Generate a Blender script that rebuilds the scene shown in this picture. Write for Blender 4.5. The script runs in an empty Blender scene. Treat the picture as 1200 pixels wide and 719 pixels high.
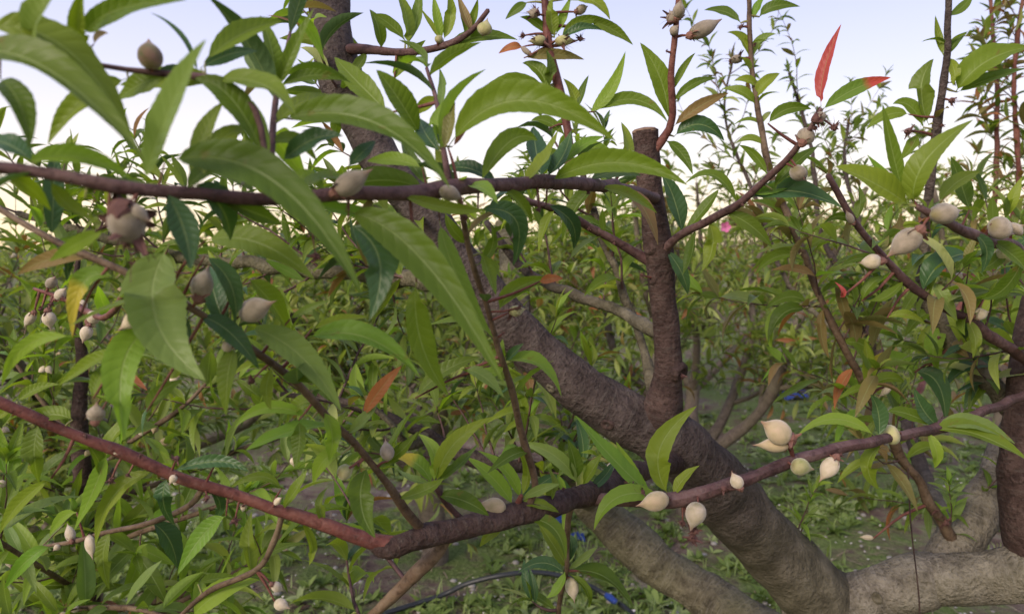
import bpy, math, random
import numpy as np
from mathutils import Vector, Matrix, noise

# ------------------------------------------------------------------ camera
scene = bpy.context.scene
col = scene.collection
CAM_H, F, W, H = 1.35, 866.0, 1200.0, 719.0
HORIZON = 300.0
PITCH = math.atan((H / 2 - HORIZON) / F)
cam_data = bpy.data.cameras.new("camera")
cam_data.sensor_width = 36.0
cam_data.lens = F / W * 36.0
cam_data.clip_start, cam_data.clip_end = 0.02, 3000.0
cam_data.dof.use_dof = True
cam_data.dof.focus_distance = 0.75
cam_data.dof.aperture_fstop = 9.5
cam = bpy.data.objects.new("camera", cam_data)
col.objects.link(cam)
cam.location = (0, 0, CAM_H)
cam.rotation_euler = (math.pi / 2 - PITCH, 0, 0)
scene.camera = cam
CP, SP = math.cos(PITCH), math.sin(PITCH)
EYE = np.array([0, 0, CAM_H])
AX_F = np.array([0, CP, -SP]); AX_U = np.array([0, SP, CP]); AX_R = np.array([1.0, 0, 0])

# ------------------------------------------------------------------ world, sun, exposure
SUN_ELEV, SUN_AZ = math.radians(30.0), math.radians(-140.0)     # soft evening light from behind the viewer's left
world = bpy.data.worlds.new("World"); scene.world = world; world.use_nodes = True
nt = world.node_tree; nt.nodes.clear()
wo = nt.nodes.new("ShaderNodeOutputWorld")
bg = nt.nodes.new("ShaderNodeBackground")
sky = nt.nodes.new("ShaderNodeTexSky"); sky.sky_type = 'NISHITA'; sky.sun_disc = False
sky.sun_elevation = SUN_ELEV; sky.sun_rotation = SUN_AZ
sky.air_density = 1.0; sky.dust_density = 1.5; sky.ozone_density = 2.5; sky.altitude = 50
tc = nt.nodes.new("ShaderNodeTexCoord")
sep = nt.nodes.new("ShaderNodeSeparateXYZ")
ramp = nt.nodes.new("ShaderNodeValToRGB")
cr = ramp.color_ramp
cr.elements[0].position = 0.0; cr.elements[0].color = (6.5, 4.8, 2.8, 1)
cr.elements[1].position = 1.0; cr.elements[1].color = (2.7, 2.8, 4.5, 1)
for p, c in ((0.05, (6.2, 4.9, 3.3, 1)), (0.12, (5.3, 4.7, 4.3, 1)), (0.21, (4.15, 4.0, 4.75, 1)), (0.33, (3.1, 3.2, 4.7, 1))):
    e = cr.elements.new(p); e.color = c
mixw = nt.nodes.new("ShaderNodeMix"); mixw.data_type = 'RGBA'; mixw.inputs[0].default_value = 0.84
nt.links.new(tc.outputs['Generated'], sep.inputs[0])
nt.links.new(sep.outputs['Z'], ramp.inputs[0])
nt.links.new(sky.outputs[0], mixw.inputs[6]); nt.links.new(ramp.outputs[0], mixw.inputs[7])
nt.links.new(mixw.outputs[2], bg.inputs[0])
bg.inputs[1].default_value = 0.115
nt.links.new(bg.outputs[0], wo.inputs[0])

sun_data = bpy.data.lights.new("sun", 'SUN'); sun_data.energy = 2.0; sun_data.angle = math.radians(28)
sun_data.color = (1.0, 0.86, 0.70)
sun = bpy.data.objects.new("sun", sun_data); col.objects.link(sun)
sd = Vector((math.sin(SUN_AZ) * math.cos(SUN_ELEV), math.cos(SUN_AZ) * math.cos(SUN_ELEV), math.sin(SUN_ELEV)))
sun.rotation_euler = sd.to_track_quat('Z', 'Y').to_euler(); sun.location = (-3, -4, 5)

vs = scene.view_settings
vs.view_transform = 'Standard'; vs.look = 'None'; vs.gamma = 1.0; vs.exposure = 1.04
vs.use_curve_mapping = False
scene.render.engine = 'CYCLES'
scene.cycles.use_denoising = True
scene.cycles.max_bounces = 8
scene.cycles.diffuse_bounces = 4
scene.cycles.transmission_bounces = 6
scene.cycles.transparent_max_bounces = 8

random.seed(7); rng = np.random.default_rng(7)
R = random.uniform

# ------------------------------------------------------------------ helpers
def P(px, py, d):
    """pixel of the 1200x719 picture at depth d -> world point"""
    return EYE + AX_F * d + AX_R * ((px - W / 2) / F * d) + AX_U * (-(py - H / 2) / F * d)
def proj(p):
    q = np.asarray(p) - EYE
    d = float(q @ AX_F)
    return W / 2 + F * float(q @ AX_R) / max(d, 1e-3), H / 2 - F * float(q @ AX_U) / max(d, 1e-3), d
def unit(v):
    v = np.asarray(v, float); n = np.linalg.norm(v)
    return v / n if n > 1e-9 else np.array([0, 0, 1.0])

def gz(x, y):
    """height of the ground"""
    r = 0.035 * noise.noise((x * 0.7, y * 0.7, 3.1)) + 0.02 * noise.noise((x * 2.3, y * 2.3, 9.0)) + 0.008 * noise.noise((x * 7, y * 7, 1.7))
    return r

def make_mesh(name, v, faces, uv=None, attr=None, smooth=True, mats=()):
    """v: Nx3, faces: list/array of quads or mixed polygons"""
    me = bpy.data.meshes.new(name)
    if isinstance(faces, np.ndarray):
        v = np.ascontiguousarray(v, dtype=np.float32)
        k = faces.shape[1]; m = len(faces)
        me.vertices.add(len(v)); me.vertices.foreach_set("co", v.ravel())
        me.loops.add(m * k); me.loops.foreach_set("vertex_index", faces.astype(np.int32).ravel())
        me.polygons.add(m)
        me.polygons.foreach_set("loop_start", np.arange(0, m * k, k, dtype=np.int32))
        me.update(calc_edges=True)
    else:
        me.from_pydata([tuple(map(float, p)) for p in v], [], faces)
    if uv is not None:
        ul = me.uv_layers.new(name="UVMap")
        li = np.empty(len(me.loops), dtype=np.int32); me.loops.foreach_get("vertex_index", li)
        ul.data.foreach_set("uv", np.asarray(uv, dtype=np.float32)[li].ravel())
    if attr is not None:
        a = me.attributes.new("tint", 'FLOAT', 'POINT'); a.data.foreach_set("value", np.asarray(attr, dtype=np.float32))
    if smooth:
        me.polygons.foreach_set("use_smooth", np.ones(len(me.polygons), dtype=bool))
    for m_ in mats: me.materials.append(m_)
    me.validate()
    return me

def link(name, me, parent=None, loc=(0, 0, 0), kind=None):
    o = bpy.data.objects.new(name, me); col.objects.link(o)
    if parent is not None:
        o.parent = parent
        o.location = Vector(loc) - Vector(parent['base'])
    else:
        o.location = loc
    if kind: o["kind"] = kind
    return o
def link_matrix(name, me, parent, M):
    o = bpy.data.objects.new(name, me); col.objects.link(o)
    o.parent = parent
    o.matrix_basis = Matrix.Translation(-Vector(parent['base'])) @ M
    return o
def thing(name, label, cat, base, group=None):
    o = bpy.data.objects.new(name, None); col.objects.link(o)
    o.empty_display_size = 0.1
    o.location = base; o['base'] = tuple(map(float, base))
    o['label'] = label; o['category'] = cat
    if group: o['group'] = group
    return o

# ------------------------------------------------------------------ materials
class MatBuilder:
    def __init__(s, name):
        s.m = bpy.data.materials.new(name); s.m.use_nodes = True
        s.n = s.m.node_tree.nodes; s.l = s.m.node_tree.links
        s.b = s.n['Principled BSDF']; s.out = s.n['Material Output']
    def new(s, t, **kw):
        nd = s.n.new(t)
        for k, v in kw.items(): setattr(nd, k, v)
        return nd
    def link(s, a, b): s.l.new(a, b)
    def ramp(s, fac, stops, interp='LINEAR'):
        r = s.new("ShaderNodeValToRGB"); r.color_ramp.interpolation = interp
        e = r.color_ramp.elements
        e[0].position, e[0].color = stops[0][0], (*stops[0][1], 1)
        e[1].position, e[1].color = stops[-1][0], (*stops[-1][1], 1)
        for p, c in stops[1:-1]:
            q = e.new(p); q.color = (*c, 1)
        s.link(fac, r.inputs[0]); return r.outputs[0]
    def math(s, op, a, b=None, c=None):
        nd = s.new("ShaderNodeMath", operation=op)
        for i, v in enumerate((a, b, c)):
            if v is None: continue
            if isinstance(v, (int, float)): nd.inputs[i].default_value = v
            else: s.link(v, nd.inputs[i])
        return nd.outputs[0]
    def mix(s, fac, a, b, blend='MIX'):
        nd = s.new("ShaderNodeMix", data_type='RGBA', blend_type=blend)
        for i, v in ((0, fac), (6, a), (7, b)):
            if isinstance(v, (int, float)): nd.inputs[i].default_value = v
            elif isinstance(v, tuple): nd.inputs[i].default_value = (*v, 1)
            else: s.link(v, nd.inputs[i])
        return nd.outputs[2]
    def noise(s, scale, detail=4, vec=None, rough=.55):
        nd = s.new("ShaderNodeTexNoise"); nd.inputs['Scale'].default_value = scale
        nd.inputs['Detail'].default_value = detail; nd.inputs['Roughness'].default_value = rough
        if vec is not None: s.link(vec, nd.inputs['Vector'])
        return nd
    def bump(s, height, strength, dist=.001):
        b = s.new("ShaderNodeBump"); b.inputs['Strength'].default_value = strength; b.inputs['Distance'].default_value = dist
        s.link(height, b.inputs['Height']); return b.outputs[0]

def leaf_material(name, stops, trans=(0.24, 0.42, 0.04), tfac=0.34, rough=0.42, tip=None, blotch=0.25):
    m = MatBuilder(name)
    oi = m.new("ShaderNodeObjectInfo"); at = m.new("ShaderNodeAttribute", attribute_name="tint")
    rnd = m.math('FRACT', m.math('ADD', oi.outputs['Random'], at.outputs['Fac']))
    base = m.ramp(rnd, stops)
    uv = m.new("ShaderNodeUVMap"); sx = m.new("ShaderNodeSeparateXYZ"); m.link(uv.outputs[0], sx.inputs[0])
    u = m.math('ABSOLUTE', m.math('SUBTRACT', m.math('MULTIPLY', sx.outputs[0], 2.0), 1.0)); v = sx.outputs[1]
    tcp = m.new("ShaderNodeTexCoord"); nzp = m.noise(22, 2, tcp.outputs['Object'])
    # side veins arching forward from the midrib
    ph = m.math('MULTIPLY', m.math('SUBTRACT', m.math('ADD', m.math('MULTIPLY', v, 11.5), m.math('MULTIPLY', nzp.outputs[0], 0.9)), m.math('MULTIPLY', m.math('POWER', u, 0.8), 1.3)), 6.2832)
    vein = m.math('POWER', m.math('MULTIPLY_ADD', m.math('SINE', ph), 0.5, 0.5), 3.0)
    mid = m.math('SUBTRACT', 1.0, m.math('SMOOTH_MIN', m.math('DIVIDE', u, 0.085), 1.0, 0.3))
    tcn = m.new("ShaderNodeTexCoord")
    nz = m.noise(55, 4, tcn.outputs['Object']); nz2 = m.noise(14, 3, tcn.outputs['Object'])
    c = m.mix(m.math('MULTIPLY', nz2.outputs[0], blotch), base, m.mix(1.0, base, (1.25, 1.12, 0.55), 'MULTIPLY'))
    c = m.mix(m.math('MULTIPLY', m.math('SUBTRACT', 1.0, vein), 0.10), c, m.mix(1.0, c, (0.7, 0.78, 0.7), 'MULTIPLY'))
    c = m.mix(m.math('MULTIPLY', mid, 0.8), c, m.mix(0.55, c, (0.30, 0.36, 0.16)))
    spots = m.ramp(m.noise(70, 2, tcn.outputs['Object']).outputs[0], [(0.70, (0, 0, 0)), (0.76, (1, 1, 1))])
    c = m.mix(m.math('MULTIPLY', spots, 0.45), c, (0.16, 0.085, 0.03))
    if tip is not None:
        c = m.mix(m.ramp(m.math('ADD', v, m.math('MULTIPLY', nz2.outputs[0], 0.3)), [(tip[0], (0, 0, 0)), (tip[0] + .12, (1, 1, 1))]), c, tip[1])
    # paler underside
    ge = m.new("ShaderNodeNewGeometry")
    c2 = m.mix(m.math('MULTIPLY', ge.outputs['Backfacing'], 0.42), c, m.mix(0.5, c, (0.26, 0.33, 0.19)))
    m.link(c2, m.b.inputs['Base Color'])
    m.b.inputs['Roughness'].default_value = rough
    m.b.inputs['Specular IOR Level'].default_value = 0.2
    hgt = m.math('ADD', m.math('ADD', m.math('MULTIPLY', vein, -0.6), m.math('MULTIPLY', mid, -1.2)), m.math('MULTIPLY', nz.outputs[0], 0.5))
    m.link(m.bump(hgt, 0.28, 0.0012), m.b.inputs['Normal'])
    tr = m.new("ShaderNodeBsdfTranslucent")
    m.link(m.mix(1.0, c, (trans[0] * 8, trans[1] * 5, trans[2] * 12), 'MULTIPLY'), tr.inputs[0])
    ms = m.new("ShaderNodeMixShader"); ms.inputs[0].default_value = tfac
    m.link(m.b.outputs[0], ms.inputs[1]); m.link(tr.outputs[0], ms.inputs[2]); m.link(ms.outputs[0], m.out.inputs[0])
    return m.m

GREEN = [(0, (0.068, 0.112, 0.014)), (0.3, (0.098, 0.150, 0.017)), (0.6, (0.135, 0.190, 0.022)), (0.85, (0.178, 0.225, 0.028)), (1, (0.056, 0.098, 0.020))]
LEAF = {
    'g': leaf_material("leaf_green", GREEN),
    'y': leaf_material("leaf_yellow_green", [(0, (0.16, 0.25, 0.035)), (0.5, (0.20, 0.28, 0.045)), (1, (0.13, 0.24, 0.035))], tfac=0.42),
    'd': leaf_material("leaf_dark", [(0, (0.036, 0.080, 0.028)), (0.5, (0.050, 0.100, 0.038)), (1, (0.034, 0.074, 0.036))], tfac=0.18, rough=0.33),
    'p': leaf_material("leaf_pale", [(0, (0.14, 0.20, 0.055)), (0.5, (0.17, 0.23, 0.07)), (1, (0.12, 0.19, 0.05))], tfac=0.36),
    'r': leaf_material("leaf_red", [(0, (0.34, 0.055, 0.06)), (0.5, (0.40, 0.075, 0.065)), (1, (0.28, 0.045, 0.06))], trans=(0.2, 0.25, 0.06), tfac=0.35),
    'o': leaf_material("leaf_orange", [(0, (0.38, 0.15, 0.06)), (0.5, (0.32, 0.12, 0.05)), (1, (0.40, 0.20, 0.07))], trans=(0.16, 0.22, 0.06)),
    't': leaf_material("leaf_bronze", [(0, (0.17, 0.15, 0.05)), (0.5, (0.20, 0.13, 0.055)), (1, (0.15, 0.16, 0.05))], trans=(0.16, 0.24, 0.05)),
    'k': leaf_material("leaf_red_tipped", [(0, (0.10, 0.18, 0.03)), (1, (0.12, 0.19, 0.035))], tip=(0.72, (0.40, 0.06, 0.05))),
    'b': leaf_material("leaf_yellow_edged", [(0, (0.12, 0.20, 0.03)), (1, (0.14, 0.22, 0.035))], tip=(0.62, (0.36, 0.30, 0.04))),
}
# foliage of the neighbouring trees: mostly green with some bronze tips
LEAF['m'] = leaf_material("leaf_mixed", [(0, (0.075, 0.115, 0.028)), (0.25, (0.12, 0.165, 0.038)), (0.5, (0.175, 0.22, 0.052)), (0.72, (0.235, 0.28, 0.075)),
                                         (0.88, (0.30, 0.33, 0.13)), (0.93, (0.20, 0.12, 0.05)), (0.965, (0.26, 0.09, 0.05)), (1, (0.07, 0.115, 0.04))], tfac=0.36, rough=0.42)

def bark_material(name, a, b, c, lent=0.5, rough=0.78, bumpd=0.002, moss=0.0, grade=None):
    m = MatBuilder(name)
    uv = m.new("ShaderNodeUVMap")                     # u once around, v in metres along
    mp = m.new("ShaderNodeMapping"); mp.inputs['Scale'].default_value = (5.0, 190, 1); m.link(uv.outputs[0], mp.inputs[0])
    tcn = m.new("ShaderNodeTexCoord")
    n1 = m.noise(28, 6, tcn.outputs['Object'], .65)
    n2 = m.noise(1.0, 5, mp.outputs[0], .7)           # rings across the limb
    n3 = m.noise(160, 3, tcn.outputs['Object'], .6)
    n4 = m.noise(7, 3, tcn.outputs['Object'], .6)
    cc = m.ramp(n1.outputs[0], [(0.28, a), (0.5, b), (0.72, c)])
    ringf = m.ramp(n2.outputs[0], [(0.50, (0, 0, 0)), (0.66, (1, 1, 1))])
    cc = m.mix(m.math('MULTIPLY', ringf, lent), cc, m.mix(0.6, cc, (0.34, 0.31, 0.27)))
    dark = m.ramp(n3.outputs[0], [(0.34, (1, 1, 1)), (0.47, (0, 0, 0))])
    cc = m.mix(m.math('MULTIPLY', dark, 0.6), cc, m.mix(1.0, cc, (0.35, 0.33, 0.32), 'MULTIPLY'))
    if grade is not None:     # older olive-grey bark near the fork, patchy edge
        sp_ = m.new('ShaderNodeSeparateXYZ'); m.link(uv.outputs[0], sp_.inputs[0])
        gf = m.ramp(m.math('ADD', sp_.outputs[1], m.math('MULTIPLY', m.math('SUBTRACT', n4.outputs[0], .5), .35)), [(grade[0], (1, 1, 1)), (grade[1], (0, 0, 0))])
        cc = m.mix(gf, cc, m.ramp(n1.outputs[0], [(0.28, (.05, .043, .028)), (0.5, (.115, .10, .068)), (0.72, (.20, .175, .125))]))
    if moss: cc = m.mix(m.math('MULTIPLY', m.ramp(n4.outputs[0], [(0.40, (0, 0, 0)), (0.62, (1, 1, 1))]), moss), cc, (0.125, 0.125, 0.058))
    m.link(cc, m.b.inputs['Base Color']); m.b.inputs['Roughness'].default_value = rough
    m.b.inputs['Specular IOR Level'].default_value = 0.15
    hgt = m.math('ADD', m.math('ADD', m.math('MULTIPLY', n1.outputs[0], 1.0), m.math('MULTIPLY', ringf, 0.10)), m.math('MULTIPLY', n3.outputs[0], 0.9))
    m.link(m.bump(hgt, 1.0, bumpd * 1.6), m.b.inputs['Normal'])
    return m.m
BARK = {
    'limb': bark_material("bark_brown", (0.0254, 0.0181, 0.0167), (0.0605, 0.0450, 0.0406), (0.1055, 0.0828, 0.0742), 0.22, bumpd=0.004, grade=(.16, .42)),
    'old': bark_material("bark_olive", (0.0405, 0.0335, 0.0216), (0.1080, 0.0936, 0.0634), (0.2039, 0.1784, 0.1274), 0.55, bumpd=0.0045, moss=0.45),
    'grey': bark_material("bark_grey", (0.0585, 0.0497, 0.0398), (0.1716, 0.1482, 0.1209), (0.3129, 0.2761, 0.2301), 0.75, bumpd=0.005, moss=0.25),
    'stub': bark_material("bark_red_brown", (0.0211, 0.0122, 0.0110), (0.0533, 0.0326, 0.0281), (0.0960, 0.0615, 0.0530), 0.18, bumpd=0.003),
    'purple': bark_material("bark_purple", (0.0390, 0.0210, 0.0216), (0.0920, 0.0496, 0.0480), (0.1605, 0.0991, 0.0897), 0.15, 0.6, 0.001),
    'red': bark_material("bark_red_shoot", (0.0585, 0.0199, 0.0175), (0.1326, 0.0484, 0.0390), (0.2025, 0.0920, 0.0690), 0.12, 0.5, 0.0008),
    'brown': bark_material("bark_shoot_brown", (0.0510, 0.0319, 0.0204), (0.1105, 0.0723, 0.0467), (0.1805, 0.1304, 0.0853), 0.15, 0.6, 0.001),
    'far': bark_material("bark_far", (0.075, 0.058, 0.05), (0.125, 0.098, 0.085), (0.19, 0.155, 0.135), 0.4, moss=0.3),
}
def simple_material(name, stops, scale, rough, bump=0.3, bd=0.002, spec=0.4, detail=4):
    m = MatBuilder(name); t = m.new("ShaderNodeTexCoord"); n = m.noise(scale, detail, t.outputs['Object'], .6)
    m.link(m.ramp(n.outputs[0], stops), m.b.inputs['Base Color']); m.b.inputs['Roughness'].default_value = rough
    m.b.inputs['Specular IOR Level'].default_value = spec
    m.link(m.bump(n.outputs[0], bump, bd), m.b.inputs['Normal']); return m.m
M_petiole = simple_material("petiole_green", [(0.3, (0.16, 0.17, 0.05)), (0.7, (0.22, 0.20, 0.08))], 90, 0.5)
M_wither = simple_material("withered_flower", [(0.3, (0.055, 0.024, 0.024)), (0.55, (0.11, 0.05, 0.042)), (0.75, (0.20, 0.10, 0.075))], 220, 0.85)
M_calyx = simple_material("dry_calyx", [(0.3, (0.10, 0.04, 0.035)), (0.7, (0.26, 0.13, 0.09))], 200, 0.8)
M_wood_cut = simple_material("cut_wood", [(0.3, (0.12, 0.07, 0.045)), (0.7, (0.20, 0.13, 0.085))], 160, 0.8)
def fruit_material(name, a, b, c):
    m = MatBuilder(name); t = m.new("ShaderNodeTexCoord"); oi = m.new("ShaderNodeObjectInfo")
    n = m.noise(3.0, 4, t.outputs['Object'], .6); n2 = m.noise(60, 2, t.outputs['Object'])
    cc = m.ramp(n.outputs[0], [(0.3, a), (0.5, b), (0.72, c)])
    sep = m.new("ShaderNodeSeparateXYZ"); m.link(t.outputs['Object'], sep.inputs[0])
    cc = m.mix(m.ramp(sep.outputs[1], [(0.72, (0, 0, 0)), (0.98, (0.8, 0.8, 0.8))]), cc, (0.25, 0.13, 0.09))      # browning style at the tip
    cc = m.mix(m.ramp(sep.outputs[1], [(0.02, (0.8, 0.8, 0.8)), (0.14, (0, 0, 0))]), cc, (0.20, 0.17, 0.07))
    hs = m.new("ShaderNodeHueSaturation"); m.link(cc, hs.inputs['Color'])
    m.link(m.math('MULTIPLY_ADD', oi.outputs['Random'], 0.35, 0.80), hs.inputs['Value'])
    m.link(hs.outputs[0], m.b.inputs['Base Color'])
    m.b.inputs['Roughness'].default_value = 0.9; m.b.inputs['Specular IOR Level'].default_value = 0.08
    m.b.inputs['Sheen Weight'].default_value = 0.35; m.b.inputs['Sheen Roughness'].default_value = 0.4
    m.b.inputs['Subsurface Weight'].default_value = 0.0
    m.link(m.bump(m.math('ADD', n2.outputs[0], n.outputs[0]), 0.35, 0.02), m.b.inputs['Normal'])
    return m.m
FRUIT = {
    'c': fruit_material("fruit_cream", (0.34, 0.28, 0.15), (0.43, 0.34, 0.21), (0.48, 0.36, 0.24)),
    'w': fruit_material("fruit_pale", (0.42, 0.36, 0.23), (0.52, 0.44, 0.32), (0.57, 0.48, 0.38)),
    'k': fruit_material("fruit_grey", (0.20, 0.165, 0.12), (0.28, 0.235, 0.175), (0.34, 0.28, 0.215)),
    'b': fruit_material("fruit_olive", (0.09, 0.095, 0.035), (0.15, 0.105, 0.06), (0.20, 0.12, 0.085)),
    'l': fruit_material("fruit_lime", (0.28, 0.29, 0.11), (0.36, 0.34, 0.16), (0.43, 0.38, 0.21)),
}

# ------------------------------------------------------------------ leaf shapes
def leaf_profile(t, sharp=1.0):
    """half width (0..1) along the blade, short stalk first, long drawn-out tip"""
    if t < 0.07: return 0.035
    s = (t - 0.07) / 0.93
    return max(0.0, (math.sin(math.pi * s ** 0.80) ** 0.72) * (1 - 0.42 * s ** 3) if s < 1 else 0)
def leaf_grid(n, half, curve, up, width, fold, wave, wave_n, serr, tw0=0.0, tw1=0.0, seed=0.0):
    """curve(t)->point, up(t, tangent)->blade normal. Returns verts, quads, uv"""
    cols = [-1, 0, 1] if half == 1 else [-1, -0.55, 0, 0.55, 1]
    V, U = [], []
    for i in range(n + 1):
        t = i / n
        p = curve(t); q0 = curve(max(0, t - 0.02)); q1 = curve(min(1, t + 0.02))
        tg = unit(q1 - q0); nn = up(t, tg); nn = unit(nn - tg * float(nn @ tg))
        bb = np.cross(tg, nn)
        a = tw0 + (tw1 - tw0) * t
        n2 = nn * math.cos(a) + bb * math.sin(a); b2 = np.cross(tg, n2)
        w = leaf_profile(t) * width * 0.5
        if 0.08 < t < 0.97: w *= 1 + (serr if i % 2 else -serr)
        for x in cols:
            hgt = fold * abs(x) * w - 0.35 * fold * abs(x) ** 2.5 * w
            hgt += wave * width * (abs(x) ** 1.5) * math.sin(wave_n * 6.2832 * t + (1.1 if x > 0 else 2.9) + seed) * (w / (width * .5 + 1e-9))
            V.append(p + b2 * (x * w) + n2 * hgt); U.append(((x + 1) / 2, t))
    k = len(cols); Q = [(i * k + j, i * k + j + 1, (i + 1) * k + j + 1, (i + 1) * k + j) for i in range(n) for j in range(k - 1)]
    return np.array(V), np.array(Q), np.array(U)

def variant(n, half, droop, side, fold, wave, seed, ratio):
    def curve(t): return np.array([side * t * t, t * (1 - 0.12 * droop * t), 0.22 * t - droop * t * t * 0.75])
    return leaf_grid(n, half, curve, lambda t, tg: np.array([0, 0, 1.0]), ratio, fold, wave, 2.4, 0.0, 0, R(-.5, .5), seed)
VAR_PARAMS = [(R(0.15, 1.05), R(-.18, .18), R(.4, 1.05), R(.02, .07), R(0, 6), R(.20, .27)) for _ in range(14)]
VAR_HI = [variant(16, 2, *p) for p in VAR_PARAMS]
VAR_LO = [variant(7, 1, *p) for p in VAR_PARAMS]
VAR_MIN = [variant(4, 1, *p) for p in VAR_PARAMS]
HI_MESH = {}
def hi_mesh(i, style):
    if (i, style) not in HI_MESH:
        v, q, u = VAR_HI[i]; HI_MESH[(i, style)] = make_mesh("leaf_blade", v, q, u, None, True, (LEAF[style],))
    return HI_MESH[(i, style)]
LO_MESH = {}
def lo_mesh(i, style):
    if (i, style) not in LO_MESH:
        v, q, u = VAR_LO[i]; LO_MESH[(i, style)] = make_mesh("leaf_blade_small", v, q, u, None, True, (LEAF[style],))
    return LO_MESH[(i, style)]

def bake_leaves(name, specs, variants, mats, parent):
    """join many small leaves into one mesh (kind stuff)"""
    if not specs: return None
    VV, QQ, UU, TT, MI = [], [], [], [], []
    off = 0
    styles = sorted({s[3] for s in specs})
    for (vi, M, L, st, tint) in specs:
        v, q, u = variants[vi]
        VV.append((v * L) @ M[:3, :3].T + M[:3, 3]); QQ.append(q + off); UU.append(u)
        TT.append(np.full(len(v), tint)); MI.append(np.full(len(q), styles.index(st), dtype=np.int32)); off += len(v)
    b = np.array(parent['base'])
    me = make_mesh(name, np.concatenate(VV) - b, np.concatenate(QQ), np.concatenate(UU), np.concatenate(TT), True, [mats[s] for s in styles])
    me.polygons.foreach_set("material_index", np.concatenate(MI))
    o = link(name, me, parent, parent['base'], 'stuff')
    return o

def leaf_frame(base, t, n):
    t = unit(t); n = np.asarray(n, float); n = unit(n - t * float(n @ t)); x = np.cross(t, n)
    M = np.eye(4); M[:3, 0] = x; M[:3, 1] = t; M[:3, 2] = n; M[:3, 3] = base
    return M
UP = np.array([0, 0, 1.0])

# ------------------------------------------------------------------ wood
def spline(pts, step):
    """Catmull-Rom through rows of (x, y, z, r)"""
    p = np.array(pts, float); p = np.vstack([2 * p[0] - p[1], p, 2 * p[-1] - p[-2]])
    out = []
    for i in range(1, len(p) - 2):
        a, b, c, d = p[i - 1], p[i], p[i + 1], p[i + 2]
        n = max(2, int(np.linalg.norm((c - b)[:3]) / step))
        for k in range(n):
            t = k / n
            out.append(0.5 * ((2 * b) + (c - a) * t + (2 * a - 5 * b + 4 * c - d) * t * t + (3 * b - a - 3 * c + d) * t ** 3))
    out.append(p[-2]); out = np.array(out); out[:, 3] = np.maximum(out[:, 3], 3e-4)
    return out
def tube(path, sides, rough=0.06, knots=0.0, cap_flat=False, nscale=30.0):
    V, U, Fc = [], [], []
    n = len(path); prev = None; s = 0.0
    ph = R(0, 9)
    for i in range(n):
        p = path[i, :3]; r = path[i, 3]
        tg = unit(path[min(i + 1, n - 1), :3] - path[max(i - 1, 0), :3])
        if prev is None:
            prev = unit(np.cross(tg, [0.3, 0.2, 0.9]))
        prev = unit(prev - tg * float(prev @ tg)); bb = np.cross(tg, prev)
        if i: s += np.linalg.norm(path[i, :3] - path[i - 1, :3])
        kn = 1 + knots * max(0, noise.noise((s * 9, ph, 0)) - 0.1) * 2
        for j in range(sides + 1):
            a = 6.283185 * (j % sides) / sides
            d = prev * math.cos(a) + bb * math.sin(a)
            q = p + d * r
            f = kn * (1 + rough * noise.noise(Vector(q * nscale)) + rough * 1.5 * noise.noise(Vector(q * nscale * .3)))
            V.append(p + d * r * f); U.append((j / sides, s))
        if i:
            k = sides + 1
            for j in range(sides): Fc.append(((i - 1) * k + j, (i - 1) * k + j + 1, i * k + j + 1, i * k + j))
    k = sides + 1
    V = list(V)
    if not cap_flat:
        tip = path[-1, :3] + unit(path[-1, :3] - path[-2, :3]) * path[-1, 3] * 0.8
        V.append(tip); U.append((0.5, s)); b = (n - 1) * k
        for j in range(sides): Fc.append((b + j, b + j + 1, len(V) - 1))
    return np.array(V), Fc, np.array(U)
def wood(name, path, sides, mat, parent, rough=0.06, knots=0.0, cap_flat=False, nscale=30.0, kind=None):
    v, f, u = tube(path, sides, rough, knots, cap_flat, nscale)
    base = path[0, :3]
    me = make_mesh(name, v - base, f, u, None, True, (mat,))
    return link(name, me, parent, base, kind)

# ------------------------------------------------------------------ ground
def axis_lines(lo, hi, near, step):
    a = list(np.arange(-near, near + 1e-6, step))
    s, x = step, near
    while x < hi: s *= 1.35; x += s; a.append(min(x, hi))
    s, x = step, -near
    while x > lo: s *= 1.35; x -= s; a.insert(0, max(x, lo))
    return sorted(set(round(q, 4) for q in a))
xs = axis_lines(-900, 900, 9, 0.12); ys = [y for y in axis_lines(-20, 1500, 12, 0.12)]
gv = np.array([(x, y, gz(x, y) if (abs(x) < 20 and abs(y) < 20) else 0.0) for y in ys for x in xs])
nx = len(xs)
gq = np.array([(j * nx + i, j * nx + i + 1, (j + 1) * nx + i + 1, (j + 1) * nx + i) for j in range(len(ys) - 1) for i in range(nx - 1)])
m = MatBuilder("orchard_soil")
t_ = m.new("ShaderNodeTexCoord")
n1 = m.noise(1.1, 5, t_.outputs['Object'], .6); n2 = m.noise(9, 6, t_.outputs['Object'], .65); n3 = m.noise(60, 4, t_.outputs['Object'], .6)
soil = m.ramp(n2.outputs[0], [(0.3, (0.080, 0.054, 0.046)), (0.5, (0.17, 0.125, 0.105)), (0.72, (0.30, 0.25, 0.22))])
moss = m.ramp(n3.outputs[0], [(0.3, (0.075, 0.105, 0.032)), (0.55, (0.14, 0.185, 0.06)), (0.75, (0.24, 0.28, 0.12))])
mixf = m.ramp(m.math('ADD', m.math('MULTIPLY', n1.outputs[0], .6), m.math('MULTIPLY', n2.outputs[0], .4)), [(0.44, (0, 0, 0)), (0.53, (1, 1, 1))])
gc = m.mix(mixf, soil, moss)
pale = m.ramp(m.noise(1.9, 3, t_.outputs['Object'], .5).outputs[0], [(0.62, (0, 0, 0)), (0.70, (1, 1, 1))])
gc = m.mix(m.math('MULTIPLY', pale, 0.3), gc, (0.27, 0.255, 0.24))
m.link(gc, m.b.inputs['Base Color']); m.b.inputs['Roughness'].default_value = 0.95; m.b.inputs['Specular IOR Level'].default_value = 0.05
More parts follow.
